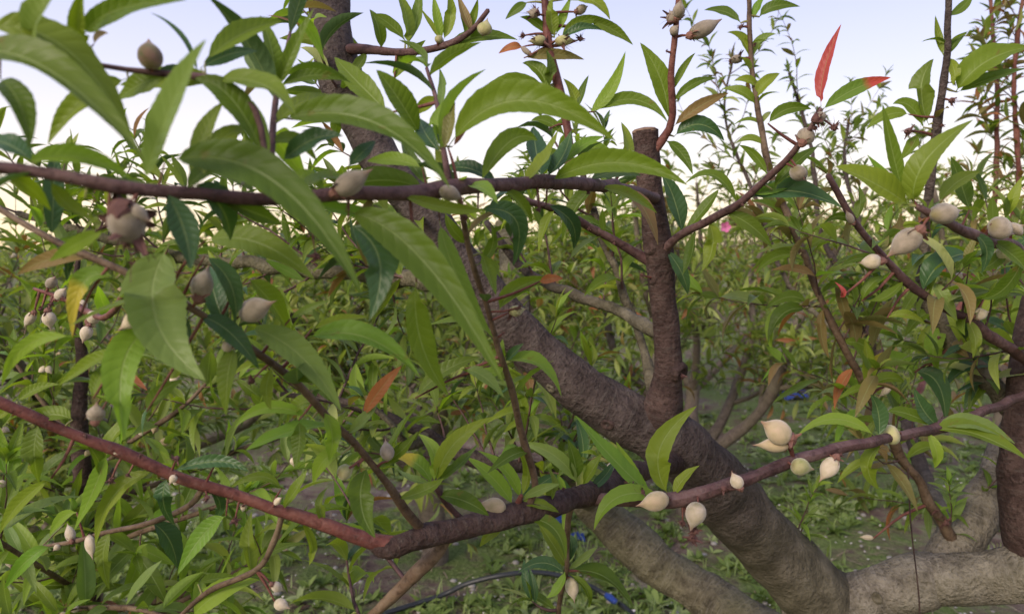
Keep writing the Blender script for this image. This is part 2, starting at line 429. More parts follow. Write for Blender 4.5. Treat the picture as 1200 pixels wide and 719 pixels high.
m.link(m.bump(m.math('ADD', n2.outputs[0], n3.outputs[0]), 0.9, 0.02), m.b.inputs['Normal'])
ground = link("ground", make_mesh("ground", gv, gq, None, None, True, (m.m,)), None, (0, 0, 0), 'structure')
ground["label"] = "brown orchard soil patched with moss and weeds"

# ------------------------------------------------------------------ the near peach tree
FORK = P(1000, 735, 1.20)
tree_base = np.array([FORK[0], FORK[1] + 0.03, gz(FORK[0], FORK[1])])
tree = thing("peach_tree", "large branching peach tree with pruned stub, arching leaves and young fuzzy fruits", "tree", tree_base)

# name: (part name, bark, sides, [(px, py, depth, thickness px), ...])
B = {
 'LIMB': ('limb', 'limb', 20, [(985, 735, 1.19, 96), (955, 695, 1.16, 84), (900, 640, 1.12, 76), (835, 565, 1.05, 74), (775, 512, 1.0, 70), (700, 470, 1.0, 60), (625, 408, 1.0, 54), (560, 335, 1.0, 50), (497, 252, 1.0, 47), (440, 175, 1.02, 47), (400, 95, 1.04, 50), (388, 30, 1.06, 48), (385, -80, 1.1, 44)]),
 'R1': ('limb', 'grey', 20, [(950, 745, 1.18, 80), (1000, 712, 1.15, 70), (1045, 690, 1.13, 64), (1085, 679, 1.12, 68), (1112, 676, 1.11, 52)]),
 'R1b': ('limb', 'grey', 20, [(1078, 684, 1.12, 50), (1100, 679, 1.11, 62), (1150, 677, 1.09, 60), (1215, 670, 1.05, 64), (1300, 660, 1.0, 64)]),
 'R2': ('limb', 'grey', 16, [(1095, 690, 1.13, 50), (1118, 646, 1.14, 50), (1148, 600, 1.16, 50), (1176, 555, 1.18, 46), (1205, 480, 1.2, 40), (1235, 380, 1.22, 32)]),
 'R3': ('limb', 'stub', 16, [(1235, 680, 1.06, 64), (1208, 600, 1.05, 58), (1199, 520, 1.05, 50), (1205, 430, 1.06, 42), (1222, 330, 1.1, 30)]),
 'L2': ('limb', 'old', 16, [(960, 770, 1.25, 70), (880, 735, 1.42, 58), (830, 700, 1.5, 52), (770, 660, 1.55, 50), (705, 600, 1.6, 48), (655, 525, 1.66, 44), (628, 450, 1.72, 38), (606, 360, 1.8, 30), (590, 260, 1.85, 20)]),
 'STUB': ('pruned_branch', 'stub', 16, [(772, 525, 1.0, 44), (776, 480, .975, 42), (783, 430, .96, 36), (777, 350, .95, 31), (772, 290, .94, 33), (762, 225, .93, 30), (756, 153, .92, 30)]),
 'UB': ('branch', 'purple', 10, [(768, 232, .92, 12), (735, 222, .80, 13), (700, 216, .66, 15), (640, 214, .56, 16), (560, 219, .48, 17), (480, 224, .43, 17), (420, 229, .40, 17), (300, 230, .36, 16), (165, 222, .325, 16), (70, 206, .31, 15), (-60, 192, .30, 13)]),
 'LB': ('branch', 'stub', 14, [(800, 540, 1.0, 20), (765, 548, .88, 22), (735, 557, .8, 25), (690, 577, .72, 26), (633, 597, .66, 27), (580, 608, .64, 27), (527, 622, .62, 29), (480, 634, .6, 26), (455, 640, .597, 20), (438, 638, .595, 13)]),
 'PS': ('branch', 'purple', 10, [(672, 584, .72, 14), (720, 585, .71, 15), (765, 588, .70, 16), (800, 583, .70, 17), (860, 566, .70, 15), (930, 541, .72, 14), (1000, 521, .75, 13), (1100, 500, .85, 12), (1200, 463, 1.0, 10), (1290, 425, 1.1, 7)]),
 'RB': ('branch', 'red', 10, [(470, 640, .6, 20), (437, 634, .595, 15), (330, 598, .58, 14), (190, 550, .55, 13), (75, 503, .52, 12), (-50, 448, .5, 9)]),
 'S1': ('shoot', 'brown', 8, [(500, 628, .615, 9), (470, 590, .58, 9), (440, 548, .55, 9), (395, 497, .51, 9), (350, 452, .48, 9), (295, 408, .445, 9), (240, 370, .42, 9), (160, 325, .40, 9), (60, 280, .40, 8), (-40, 222, .42, 6)]),
 'S1b': ('shoot', 'purple', 8, [(545, 612, .635, 8), (525, 592, .62, 8), (508, 565, .6, 6)]),
 'S2': ('shoot', 'brown', 8, [(612, 603, .65, 7), (628, 568, .64, 8), (612, 510, .62, 8), (597, 445, .59, 8), (578, 385, .56, 7), (553, 300, .52, 7), (536, 225, .48, 6)]),
 'S2b': ('shoot', 'red', 8, [(600, 602, .648, 10), (607, 590, .645, 8), (611, 580, .64, 5)]),
 'S3': ('shoot', 'brown', 8, [(530, 622, .625, 12), (505, 655, .63, 13), (470, 690, .64, 12), (430, 725, .66, 11), (380, 770, .68, 8)]),
 'TS': ('shoot', 'red', 8, [(664, 216, .60, 10), (668, 170, .60, 9), (660, 122, .60, 9), (648, 75, .60, 9), (641, 40, .60, 8), (637, -40, .60, 7)]),
 'TS2': ('shoot', 'red', 8, [(762, 182, .92, 12), (776, 164, .91, 11), (788, 140, .9, 9), (787, 80, .88, 8), (796, 0, .86, 7), (800, -50, .85, 5)]),
 'TS3': ('shoot', 'purple', 8, [(770, 300, .94, 13), (800, 274, .9, 10), (838, 255, .86, 10), (875, 232, .82, 9), (912, 196, .78, 8), (945, 158, .74, 7), (962, 128, .72, 5)]),
 'BR1': ('shoot', 'purple', 8, [(764, 308, .95, 13), (735, 290, .94, 11), (695, 268, .92, 10), (650, 246, .88, 9), (600, 230, .84, 7)]),
 'TB': ('shoot', 'purple', 8, [(398, 58, 1.05, 12), (430, 58, 1.0, 10), (470, 61, .95, 9), (520, 55, .9, 8), (553, 36, .88, 6), (572, 12, .87, 5)]),
 'PK': ('shoot', 'brown', 8, [(1132, 664, 1.17, 16), (1112, 625, 1.125, 13), (1080, 570, 1.1, 11), (1048, 518, 1.08, 10), (1015, 457, 1.06, 9), (980, 390, 1.05, 9), (957, 340, 1.05, 8), (930, 268, 1.05, 8), (902, 200, 1.05, 7), (890, 140, 1.05, 7), (880, 70, 1.05, 6), (876, -30, 1.05, 5)]),
 'RA': ('shoot', 'limb', 10, [(1208, 500, 1.1, 26), (1175, 465, 1.1, 24), (1130, 412, 1.1, 22), (1098, 372, 1.1, 18), (1082, 330, 1.1, 14), (1084, 260, 1.08, 11), (1092, 190, 1.06, 10), (1100, 130, 1.04, 9), (1109, 60, 1.02, 8), (1113, -40, 1.0, 7)]),
 'RC': ('shoot', 'purple', 8, [(1225, 440, 1.05, 11), (1180, 405, .98, 11), (1120, 366, .93, 10), (1078, 343, .9, 9), (1035, 302, .87, 8), (1000, 258, .84, 7), (970, 205, .82, 5)]),
 'RD': ('shoot', 'purple', 8, [(1230, 360, 1.08, 12), (1215, 325, .82, 12), (1195, 295, .66, 13), (1150, 278, .58, 13), (1110, 262, .54, 11), (1075, 242, .52, 8)]),
 'S5': ('shoot', 'limb', 8, [(772, 470, 1.0, 14), (756, 415, 1.05, 11), (742, 370, 1.08, 10), (715, 300, 1.1, 9), (688, 225, 1.12, 8), (676, 160, 1.13, 5)]),
 'BB2': ('shoot', 'limb', 8, [(774, 392, .96, 14), (720, 362, 1.1, 13), (660, 340, 1.2, 12), (610, 312, 1.3, 10), (570, 260, 1.35, 7)]),
 'BL': ('branch', 'old', 10, [(555, 340, 1.0, 22), (500, 330, 1.15, 19), (440, 322, 1.25, 17), (370, 318, 1.3, 16), (290, 308, 1.35, 15), (200, 300, 1.4, 12), (100, 272, 1.45, 9), (20, 250, 1.5, 6)]),
 'BB': ('branch', 'limb', 10, [(690, 588, 1.58, 22), (665, 560, 1.4, 18), (620, 548, 1.25, 16), (560, 540, 1.2, 15), (500, 510, 1.2, 13), (455, 488, 1.2, 11), (400, 470, 1.25, 9), (330, 462, 1.3, 6)]),
 'BB3': ('shoot', 'limb', 8, [(500, 510, 1.2, 12), (478, 522, 1.16, 10), (462, 500, 1.12, 8), (430, 470, 1.1, 6)]),
 'UL': ('shoot', 'purple', 8, [(310, 228, .365, 9), (312, 196, .36, 8), (300, 130, .36, 7), (258, 95, .36, 7), (180, 85, .36, 7), (120, 77, .35, 6), (60, 58, .33, 6), (0, 48, .31, 5), (-60, 40, .30, 4)]),
 'UL2': ('shoot', 'purple', 8, [(316, 230, .366, 8), (318, 180, .38, 7), (325, 102, .42, 6), (335, 60, .46, 4), (345, 20, .5, 3)]),
 'UM': ('shoot', 'purple', 8, [(528, 220, .46, 8), (520, 178, .46, 7), (512, 120, .5, 5), (500, 80, .52, 4)]),
 'RX': ('shoot', 'brown', 8, [(240, 567, .56, 8), (222, 592, .575, 7), (178, 612, .59, 7), (130, 622, .61, 6), (86, 634, .63, 5), (52, 640, .65, 4)]),
 'RY': ('shoot', 'brown', 8, [(332, 598, .58, 8), (320, 638, .595, 7), (300, 668, .61, 6), (245, 692, .63, 6), (205, 728, .65, 5)]),
 'VS': ('shoot', 'brown', 8, [(672, 580, .7, 10), (668, 600, .72, 8), (664, 640, .76, 7), (664, 668, .78, 6), (654, 720, .84, 6), (650, 780, .9, 5)]),
 'FL': ('shoot', 'red', 8, [(165, 322, .405, 7), (150, 340, .55, 7), (120, 372, .78, 7), (80, 352, .9, 6), (40, 338, .95, 4)]),
 'RL1': ('branch', 'limb', 10, [(1122, 650, 1.2, 22), (1085, 560, 1.5, 16), (1045, 450, 1.8, 12), (1000, 350, 2.0, 9), (962, 270, 2.05, 6), (950, 170, 2.1, 4), (925, 85, 2.1, 3)]),
 'RL2': ('shoot', 'red', 8, [(1060, 490, 1.7, 9), (1110, 390, 1.9, 7), (1160, 270, 2.0, 6), (1168, 120, 2.0, 5), (1158, -30, 2.0, 4)]),
 'RL3': ('shoot', 'red', 8, [(1085, 430, 1.85, 8), (1150, 350, 1.95, 7), (1192, 230, 1.9, 6), (1188, 100, 1.85, 5), (1200, -20, 1.8, 4)]),
 'RL4': ('shoot', 'limb', 8, [(1010, 370, 1.97, 6), (1012, 280, 2.1, 5), (990, 200, 2.2, 4), (995, 140, 2.25, 3)]),
 'RL5': ('shoot', 'limb', 8, [(1035, 430, 1.85, 7), (930, 340, 1.9, 6), (885, 230, 1.95, 5), (850, 140, 2.0, 3), (858, 70, 2.0, 2)]),
}
BP, BPIX = {}, {}
for k, (pn, bk, sides, pts) in B.items():
    rows = []
    for (x, y, d, th) in pts:
        rows.append((*P(x, y, d), th * 0.5 * d / F))
    big = pn in ('limb', 'pruned_branch')
    path = spline(rows, 0.012 if big else 0.008)
    if not big:                                   # slight zigzag between the nodes of a shoot
        for i in range(2, len(path) - 1):
            s = i * 0.008
            path[i, :3] += path[i, 3] * 0.55 * np.array([noise.noise((s * 22, 1.3, len(k))), noise.noise((s * 22, 7.7, len(k))), noise.noise((s * 22, 4.1, len(k)))])
    BP[k] = path
    BPIX[k] = np.array([proj(q) for q in path[:, :3]])
    o = wood(pn, path, sides, BARK[bk], tree, 0.13 if big else 0.12, 0.14 if big else 0.34, k == 'STUB', 30 if big else 110)
trunk_path = spline([(*tree_base + np.array([0, 0, -.06]), .125), (*tree_base + np.array([0, 0, .06]), .098), (*tree_base * .5 + FORK * .5 + np.array([.012, 0, 0]), .082), (*FORK, .074), (*(FORK + np.array([.01, -.02, .05])), .05)], 0.02)
wood('trunk', trunk_path, 22, BARK['old'], tree, 0.12, 0.06)

def cut_face(path, parent):
    p, r = path[-1, :3], path[-1, 3]; n = unit(path[-1, :3] - path[-3, :3])
    a = unit(np.cross(n, [.2, .9, .1])); b = np.cross(n, a)
    V = [n * 0.0045]; Fc = []
    for ring, (rr, h) in enumerate(((0.45, .0035), (0.8, .0025), (0.97, .0005), (0.99, -.002))):
        for j in range(18):
            t = 6.28318 * j / 18
            V.append((a * math.cos(t) + b * math.sin(t)) * r * rr * (1 + .05 * math.sin(3 * t + 1)) + n * h)
    for j in range(18): Fc.append((0, 1 + j, 1 + (j + 1) % 18))
    for g in range(3):
        for j in range(18): Fc.append((1 + g * 18 + j, 1 + (g + 1) * 18 + j, 1 + (g + 1) * 18 + (j + 1) % 18, 1 + g * 18 + (j + 1) % 18))
    link('cut_face', make_mesh('cut_face', V, Fc, None, None, True, (M_wood_cut,)), parent, p)
cut_face(BP['STUB'], tree)

def knot_scar(k, px, py, size, bark):
    """a raised pruning scar on a limb, on the side towards the viewer"""
    i = int(np.argmin((BPIX[k][:, 0] - px) ** 2 + (BPIX[k][:, 1] - py) ** 2))
    p = BP[k][i, :3]; r = BP[k][i, 3]; q = P(px, py, BPIX[k][i, 2])
    off = q - p; off -= unit(BP[k][min(i + 1, len(BP[k]) - 1), :3] - BP[k][i - 1, :3]) * 0
    lat = min(np.linalg.norm(off), r * .8); nrm = unit(unit(off) * lat + unit(EYE - p) * math.sqrt(max(r * r - lat * lat, 1e-9)))
    a = unit(np.cross(nrm, [.1, .3, .9])); b = np.cross(nrm, a); V = []; Fc = []
    prof = ((1.25, -.5), (1.05, .12), (.8, .34), (.5, .14), (.18, -.05))
    for (rr, h) in prof:
        for j in range(12):
            t = 6.28318 * j / 12
            V.append((a * math.cos(t) + b * math.sin(t)) * size * rr * (1 + .12 * math.sin(2 * t + px)) + nrm * h * size)
    for g in range(4):
        for j in range(12): Fc.append((g * 12 + j, g * 12 + (j + 1) % 12, (g + 1) * 12 + (j + 1) % 12, (g + 1) * 12 + j))
    Fc.append(tuple(range(48, 60)))
    link('knot', make_mesh('knot', V, Fc, np.array([(j % 12 / 12, .01 * (j // 12)) for j in range(60)]), None, True, (BARK[bark],)), tree, p + nrm * r * .96)
for a in (('LIMB', 712, 497, .008, 'stub'), ('LIMB', 912, 655, .007, 'limb'), ('R1', 1028, 700, .007, 'limb'), ('R2', 1166, 578, .006, 'stub'), ('STUB', 798, 437, .012, 'stub'),
          ('STUB', 757, 290, .009, 'stub'), ('STUB', 752, 325, .008, 'stub'), ('LIMB', 645, 455, .006, 'limb'), ('LIMB', 968, 690, .010, 'limb'), ('L2', 735, 640, .009, 'old'), ('LIMB', 380, 60, .008, 'limb'), ('R3', 1190, 560, .008, 'stub')):
    knot_scar(*a)
def nearest(k, px, py):
    a = BPIX[k]; i = int(np.argmin((a[:, 0] - px) ** 2 + (a[:, 1] - py) ** 2))
    return i, math.hypot(a[i, 0] - px, a[i, 1] - py), a[i, 2]
def stalk(k, i, target, r, mat, name):
    a = BP[k][i, :3]; L = np.linalg.norm(target - a)
    mid = (a + target) / 2 + UP * L * R(-.08, .12)
    pts = [(*a, r * 1.3), (*mid, r), (*target, r * .55)]
    wood(name, spline(pts, max(.004, L / 6)), 6, mat, tree, .05)

# traced leaves: branch | base, middle, tip in picture pixels, width, colour, depth change to the tip
LEAVES = """
UL -40 60 60 72 170 190 36 g -.03; -20 33 80 42 158 172 33 g .02; 36 48 46 15 78 -18 24 p -.05; 0 92 25 120 34 176 27 g -.02; 150 92 96 116 56 170 28 g 0; 196 92 165 96 136 119 26 g .01; 182 86 212 82 242 94 14 d .01
UB 28 192 92 178 158 213 22 y .03; 38 190 12 168 -15 165 24 d .02; 3 210 30 213 60 247 19 g .03; 193 190 318 190 424 344 40 g -.02; 168 216 200 120 242 46 30 p -.06
UL2 326 140 438 130 528 222 33 g -.03
UB 408 262 452 300 433 375 38 d -.02; 405 248 492 288 592 452 38 g -.02; 488 330 488 400 526 464 30 g .02; 195 225 218 270 223 316 30 d .01
UB 225 215 262 240 270 282 34 d .03; 408 196 425 178 440 165 20 d .02; 495 197 462 186 430 189 15 y .03; 585 216 548 194 520 200 16 d .02; 125 268 90 285 58 306 17 y .03
UB 222 214 240 150 262 120 20 g .02; 232 216 256 160 294 150 22 g .02; 218 224 245 192 292 176 20 g .03; 300 229 270 204 234 197 16 g .03; 382 228 360 206 334 214 16 y .03; 346 228 380 204 412 214 14 p .04
UB 100 232 130 210 150 245 20 g .02; 60 212 75 240 118 262 18 g .02; 250 232 300 250 330 262 20 g .04; 360 232 400 250 470 250 18 y .05; 470 228 520 245 570 246 15 g .03
UB 525 173 605 100 722 166 33 g -.03; 640 216 722 182 806 217 24 g -.05; 655 196 680 170 708 160 14 y .02; 562 216 598 158 630 165 21 g .03; 635 206 628 180 625 148 22 d .04
UB 640 206 662 182 669 153 28 d .02; 733 192 736 168 728 143 12 g .02; 515 258 532 322 578 396 22 p .03; 560 246 612 250 601 312 25 d .03; 640 240 674 258 672 292 18 d .05
UB 700 220 740 228 770 250 14 g .05; 590 222 612 240 624 262 14 g .03; 690 210 720 200 752 206 12 g .05; 610 214 640 190 655 150 16 g .04; 505 218 480 190 470 160 16 g .05
UL 95 58 90 28 98 -18 18 g -.02; 98 42 132 8 220 0 22 g -.03; 232 88 216 40 176 15 6 d .0; 310 186 272 108 228 92 27 g .0; 250 93 312 95 346 136 25 g -.02; 258 95 200 88 140 100 24 g .02
UL 240 72 285 36 332 25 20 g .02; 235 80 268 62 302 60 18 d .03; 312 192 306 150 296 118 12 y .03; 110 52 118 40 127 40 9 t .02
UL2 322 100 320 60 305 18 17 g .0; 325 102 342 62 368 10 16 g .0; 330 101 365 85 406 95 12 g .0; 303 97 296 75 287 54 15 p .02; 330 190 366 160 402 160 21 d .0; 345 140 380 128 400 150 16 g .03
UL2 318 170 345 160 372 190 18 g .03; 320 150 350 118 390 112 18 g .04
UM 520 176 528 140 532 108 14 t .0; 522 178 508 150 520 118 13 y .02; 512 176 498 158 491 138 21 d .02; 517 116 498 120 486 137 17 g .02; 493 160 465 112 441 82 25 g -.02; 455 132 420 98 392 67 25 g .03
UM 530 172 548 150 546 118 10 o .02; 515 130 520 105 515 80 10 p .02
TB 478 52 478 20 464 -14 14 g .0; 478 52 490 20 492 -22 12 g .02; 447 58 444 30 433 11 14 g .0; 475 48 455 26 436 17 14 g .0; 517 46 505 28 492 9 6 g .0; 517 46 512 20 508 -6 10 y .0; 519 45 530 20 524 -14 13 g .0
TB 545 42 545 22 540 4 10 g .0; 548 40 556 20 560 -2 9 g .0; 520 58 562 40 607 47 16 g -.02; 462 94 475 70 499 47 15 g .0; 553 36 545 20 536 -8 10 t 0; 430 60 420 80 405 92 12 g 0
TS 618 3 606 10 592 23 14 g .0; 640 42 628 24 609 20 10 g .0; 650 44 645 20 648 -4 14 g .0; 652 40 660 20 669 -4 10 y .0; 657 46 680 22 715 25 12 g .0; 660 0 694 -4 715 24 16 g .0; 690 25 716 32 742 53 13 g .0; 655 50 680 30 706 36 9 d 0
TS 612 55 600 54 584 63 8 o .0; 614 68 650 62 685 70 12 t .0; 642 106 632 80 612 74 16 g .0; 643 102 646 80 640 58 12 g .0; 640 102 590 92 554 129 16 g .0; 602 124 592 116 582 112 9 g .0; 677 126 672 108 660 92 15 g .0
TS 678 126 682 106 690 88 8 g .0; 690 132 716 110 733 60 13 y .0; 697 131 745 110 783 144 15 g .0; 662 160 640 140 622 142 12 g 0; 668 180 700 170 720 186 12 y 0; 664 190 640 178 610 180 12 g 0
TS2 783 144 776 92 750 50 22 g .0; 790 160 820 140 849 165 18 d .0; 790 148 822 122 854 109 13 t .0; 790 120 812 96 840 92 10 g 0; 782 165 800 178 812 205 12 g 0; 786 110 800 80 815 62 8 g 0
TS3 962 122 964 82 986 28 12 r .0; 963 130 1002 102 1044 91 16 k .0; 900 145 922 125 951 128 13 g .0; 905 222 932 190 958 172 14 g .0; 880 232 932 220 987 244 22 d -.03; 880 228 910 222 940 210 12 y .0; 865 240 838 198 802 216 12 g .0
TS3 850 250 880 262 905 290 16 g 0; 830 258 838 290 822 318 16 g 0; 800 275 790 230 776 205 18 d 0; 800 276 830 240 842 222 12 g 0; 815 268 812 300 800 322 13 g 0; 900 205 885 180 866 170 10 g 0; 780 292 800 318 806 345 14 d 0
PK 868 27 850 12 825 12 10 g .0; 890 20 906 5 938 8 12 g .0; 884 22 888 8 898 -8 10 y .0; 880 72 872 46 852 38 13 g .0; 882 70 890 46 910 40 10 p .0; 890 102 876 92 860 95 10 g .0; 884 122 870 106 846 104 12 g .0; 884 118 896 96 914 86 14 g .0
PK 945 362 915 364 900 402 16 g .0; 945 355 925 344 895 363 12 g .0; 935 300 905 300 885 322 10 g 0; 960 345 985 330 1010 335 10 g 0; 985 402 1010 400 1025 420 11 g 0; 965 360 960 390 972 420 10 t 0; 1000 430 985 450 978 480 12 o 0; 1015 455 1040 440 1060 448 12 g 0
PK 925 262 905 240 880 236 10 g 0; 940 292 965 280 980 262 10 g 0; 1060 540 1085 520 1110 530 12 g 0; 1090 590 1070 600 1060 625 10 g 0; 896 170 880 160 862 168 8 g 0; 905 210 925 200 938 186 9 t 0
RA 1088 146 1076 102 1094 69 20 g .0; 1082 149 1066 120 1046 122 16 g .0; 1065 134 1040 132 1015 152 14 g .0; 1105 66 1098 42 1096 18 8 g .0; 1110 66 1120 48 1134 37 12 g .0; 1110 66 1120 84 1117 101 12 g .0; 1120 108 1152 70 1207 55 28 g -.02; 1122 108 1160 92 1205 80 13 g .0
RA 1075 156 1070 172 1053 189 19 g .0; 1110 20 1130 8 1140 -8 10 g 0; 1086 270 1062 262 1045 280 10 g 0; 1092 365 1075 372 1060 395 12 g 0; 1110 385 1090 402 1100 442 18 y 0; 1080 435 1045 415 1012 430 15 b 0; 1072 436 1102 444 1108 497 25 d -.02
RA 1165 427 1130 428 1107 456 16 d 0; 1181 437 1150 446 1135 483 18 g 0; 1150 432 1138 460 1130 480 10 d 0
RD 1070 239 1076 190 1141 140 29 g -.02; 1057 221 1046 180 1034 121 13 g .0; 1066 241 1022 212 978 195 25 g -.02; 1062 239 1040 214 1016 181 12 y .0; 1136 246 1126 214 1114 183 18 g .0; 1100 238 1120 212 1149 201 16 g .0; 1160 280 1190 300 1205 320 18 g 0
RD 1180 290 1165 310 1140 318 14 g 0; 1200 300 1180 340 1150 350 16 g .03; 1140 272 1160 290 1150 320 14 d .02
RC 1080 344 1105 300 1151 298 23 d .0; 1170 325 1150 345 1130 380 21 g .0; 1110 356 1160 338 1205 346 21 g .0; 1095 330 1105 350 1122 376 12 p .0; 1010 352 1020 332 1036 324 12 g .0; 1040 372 1062 366 1085 380 10 g .0; 985 348 990 342 978 330 9 r 0
RC 1040 310 1010 300 985 312 10 g 0; 1060 328 1040 350 1015 352 11 g 0; 1005 265 985 250 965 262 9 g 0; 1130 372 1145 395 1140 420 12 g 0; 1190 412 1170 390 1150 388 12 g 0; 1000 262 1010 240 1005 215 10 g 0; 980 222 960 225 940 245 8 t 0
S1 198 286 168 372 241 446 58 p -.04; 176 386 138 422 146 517 37 y -.03; 240 282 302 278 369 328 26 g -.02; 240 300 274 330 276 382 20 d .01; 136 326 92 322 85 396 20 b .0; 85 394 25 400 2 453 16 y .02; 120 300 60 300 20 322 18 t .02
S1 232 370 270 386 304 433 22 d .0; 290 382 352 410 400 482 31 p .0; 275 406 266 440 265 487 27 g .0; 290 326 318 352 342 396 25 g .03; 340 374 362 360 388 352 8 p .0; 358 396 430 388 492 442 22 y -.02; 365 386 400 374 432 372 12 g .02
S1 110 466 115 440 140 412 14 g .02; 172 482 185 460 213 445 17 g .02; 140 410 105 425 68 452 14 g .02; 350 492 352 520 345 548 23 g .0; 400 532 378 536 367 567 19 y .0; 366 490 312 472 274 502 14 y .0; 425 488 445 455 471 428 15 o .0; 430 548 418 590 440 630 26 g -.02
S1 340 445 370 440 400 455 14 g 0; 320 430 310 460 318 480 14 g 0; 405 508 430 490 445 465 12 p 0; 440 550 470 530 490 505 14 g 0; 420 525 400 510 380 515 12 d 0; 465 585 500 575 520 560 12 g 0
S1 370 475 350 470 335 500 20 g .02; 380 482 392 510 385 540 18 y .0; 200 348 190 380 150 392 16 d .03; 60 285 80 300 78 330 14 d .03
S1b 505 568 490 540 452 534 18 b .0; 513 566 526 520 577 488 20 g .0; 510 580 545 585 573 604 18 g .0; 508 566 512 530 490 508 14 y .02; 510 566 540 545 560 520 12 g .02; 506 566 480 562 465 548 10 p .02
S2b 600 590 580 560 546 535 16 y .0; 597 600 580 618 562 640 18 g .0; 615 608 652 614 663 657 16 g .0; 612 584 635 572 656 567 10 p .0; 610 584 595 550 560 528 14 y .0; 611 582 622 550 605 525 12 g .0; 606 590 632 590 655 600 10 g 0
S2 487 466 520 432 563 418 15 g .0; 545 432 568 440 591 466 14 p .0; 593 422 632 420 658 465 18 y .0; 588 424 588 410 589 397 8 y .0; 593 421 604 412 614 402 14 d .0; 585 364 604 335 652 325 18 g .0; 632 330 645 326 660 326 10 o -.01; 565 296 572 320 581 346 18 g .0
S2 562 310 580 290 575 262 12 g 0; 548 285 530 270 522 250 12 g 0; 590 430 575 440 540 432 12 y 0
LB 678 568 652 530 609 519 16 p .0; 675 562 674 540 665 514 16 g .0; 683 568 696 548 706 530 14 g .0; 690 570 708 560 722 536 12 d .0; 640 590 650 570 640 545 10 g 0
PS 768 582 722 542 674 486 20 y .0; 757 582 738 550 722 517 14 y .0; 783 578 764 525 817 475 26 g .0; 780 584 722 574 696 621 20 y -.02; 1025 509 978 484 934 511 14 y .0; 1090 504 1142 504 1207 541 22 g .0; 1095 502 1140 490 1190 520 18 p .0; 1035 521 1012 545 1030 573 18 g .0
PS 1030 512 1030 480 1020 462 20 d .0; 1100 500 1080 480 1072 455 16 d 0; 1095 498 1060 482 1040 482 12 g 0; 1085 505 1100 530 1095 548 12 y 0; 790 580 800 560 820 545 12 g 0
VS 662 672 636 655 607 671 14 d .0; 668 668 712 672 743 714 20 g .0; 666 660 672 635 660 625 16 d 0; 662 668 655 690 640 700 10 y 0; 666 664 650 640 630 610 16 g 0; 668 672 690 690 690 712 9 g 0; 664 668 690 650 700 640 8 p 0
RB 45 498 38 530 46 566 22 g .0; 85 492 60 483 20 496 18 g .0; 125 532 112 570 87 621 18 y .0; 180 552 128 575 112 642 20 g .0; 195 560 188 590 206 616 24 d .0; 265 604 236 625 208 673 20 y .0; 200 552 258 536 292 553 14 d .0; 330 572 305 553 267 573 10 g .0
RX 178 612 200 630 208 666 22 d .02; 90 600 72 605 58 628 12 y .03; 130 622 118 650 128 690 16 g 0; 60 640 30 655 5 690 15 y 0
RB 30 486 12 478 -10 496 16 g 0; 330 598 350 570 360 550 12 g 0; 380 615 372 590 385 570 10 g 0
RY 297 676 290 640 295 599 16 g .02; 300 662 325 640 362 637 10 g .02; 225 722 258 690 304 679 22 y -.02; 232 684 255 676 286 681 12 g .03
RB 60 560 20 590 0 625 16 g .02; 100 520 120 545 118 575 14 g .02; 240 566 262 590 250 610 12 d .02; 20 470 40 455 70 450 12 g .0; 350 610 368 640 362 662 10 g .02
"""
n_leaf = 0
for line in LEAVES.strip().split('\n'):
    key, rest = line.split(' ', 1)
    for rec in rest.split(';'):
        f = rec.split()
        if not f: continue
        bx, by, mx, my, tx, ty, w = map(float, f[:7]); st = f[7]; dz = float(f[8])
        i, dist, d0 = nearest(key, bx, by)
        if dist < 9: base = BP[key][i, :3] * .25 + P(bx, by, d0) * .75
        else: base = P(bx, by, d0)
        if dist >= 7: stalk(key, i, base, 1.3 * d0 / F if dist < 40 else 1.8 * d0 / F, M_petiole if dist < 22 else BARK['red'], 'leaf_stalk' if dist < 22 else 'twig')
        mx, my = 1.5 * mx - .25 * (bx + tx), 1.5 * my - .25 * (by + ty)
        dm = d0 + dz * .5 + R(-.012, .006) * d0 / .5
        Mp, Tp = P(mx, my, dm), P(tx, ty, d0 + dz + R(-.01, .01))
        def curve(t, a=base, b=Mp, c=Tp): return a * (1 - t) ** 2 + b * 2 * t * (1 - t) + c * t * t
        L = np.linalg.norm(Tp - base)
        narrow = w < 0.13 * math.hypot(tx - bx, ty - by)
        th = R(.5, .95) if narrow else R(.25, .7)
        width = min(w * 1.06 / math.cos(th) * d0 / F, L * .36)
        def upf(t, tg, th=th):
            v = EYE - curve(t); n0 = unit(v - tg * float(v @ tg)); b0 = np.cross(tg, n0)
            if b0[2] < 0: b0 = -b0
            return n0 * math.cos(th) + b0 * math.sin(th)
        px_len = math.hypot(tx - bx, ty - by)
        nseg = 30 if px_len > 120 else 20 if px_len > 50 else 12
        v, q, u = leaf_grid(nseg, 2, curve, upf, width, R(.4, 1.05), R(.02, .07), R(1.6, 3.2), .022 if nseg > 12 else .0, R(-.2, .2), R(-.5, .5), R(0, 6))
        me = make_mesh('leaf', v - base, q, u, None, True, (LEAF[st],))
        link('leaf', me, tree, base); n_leaf += 1
print("traced leaves", n_leaf)

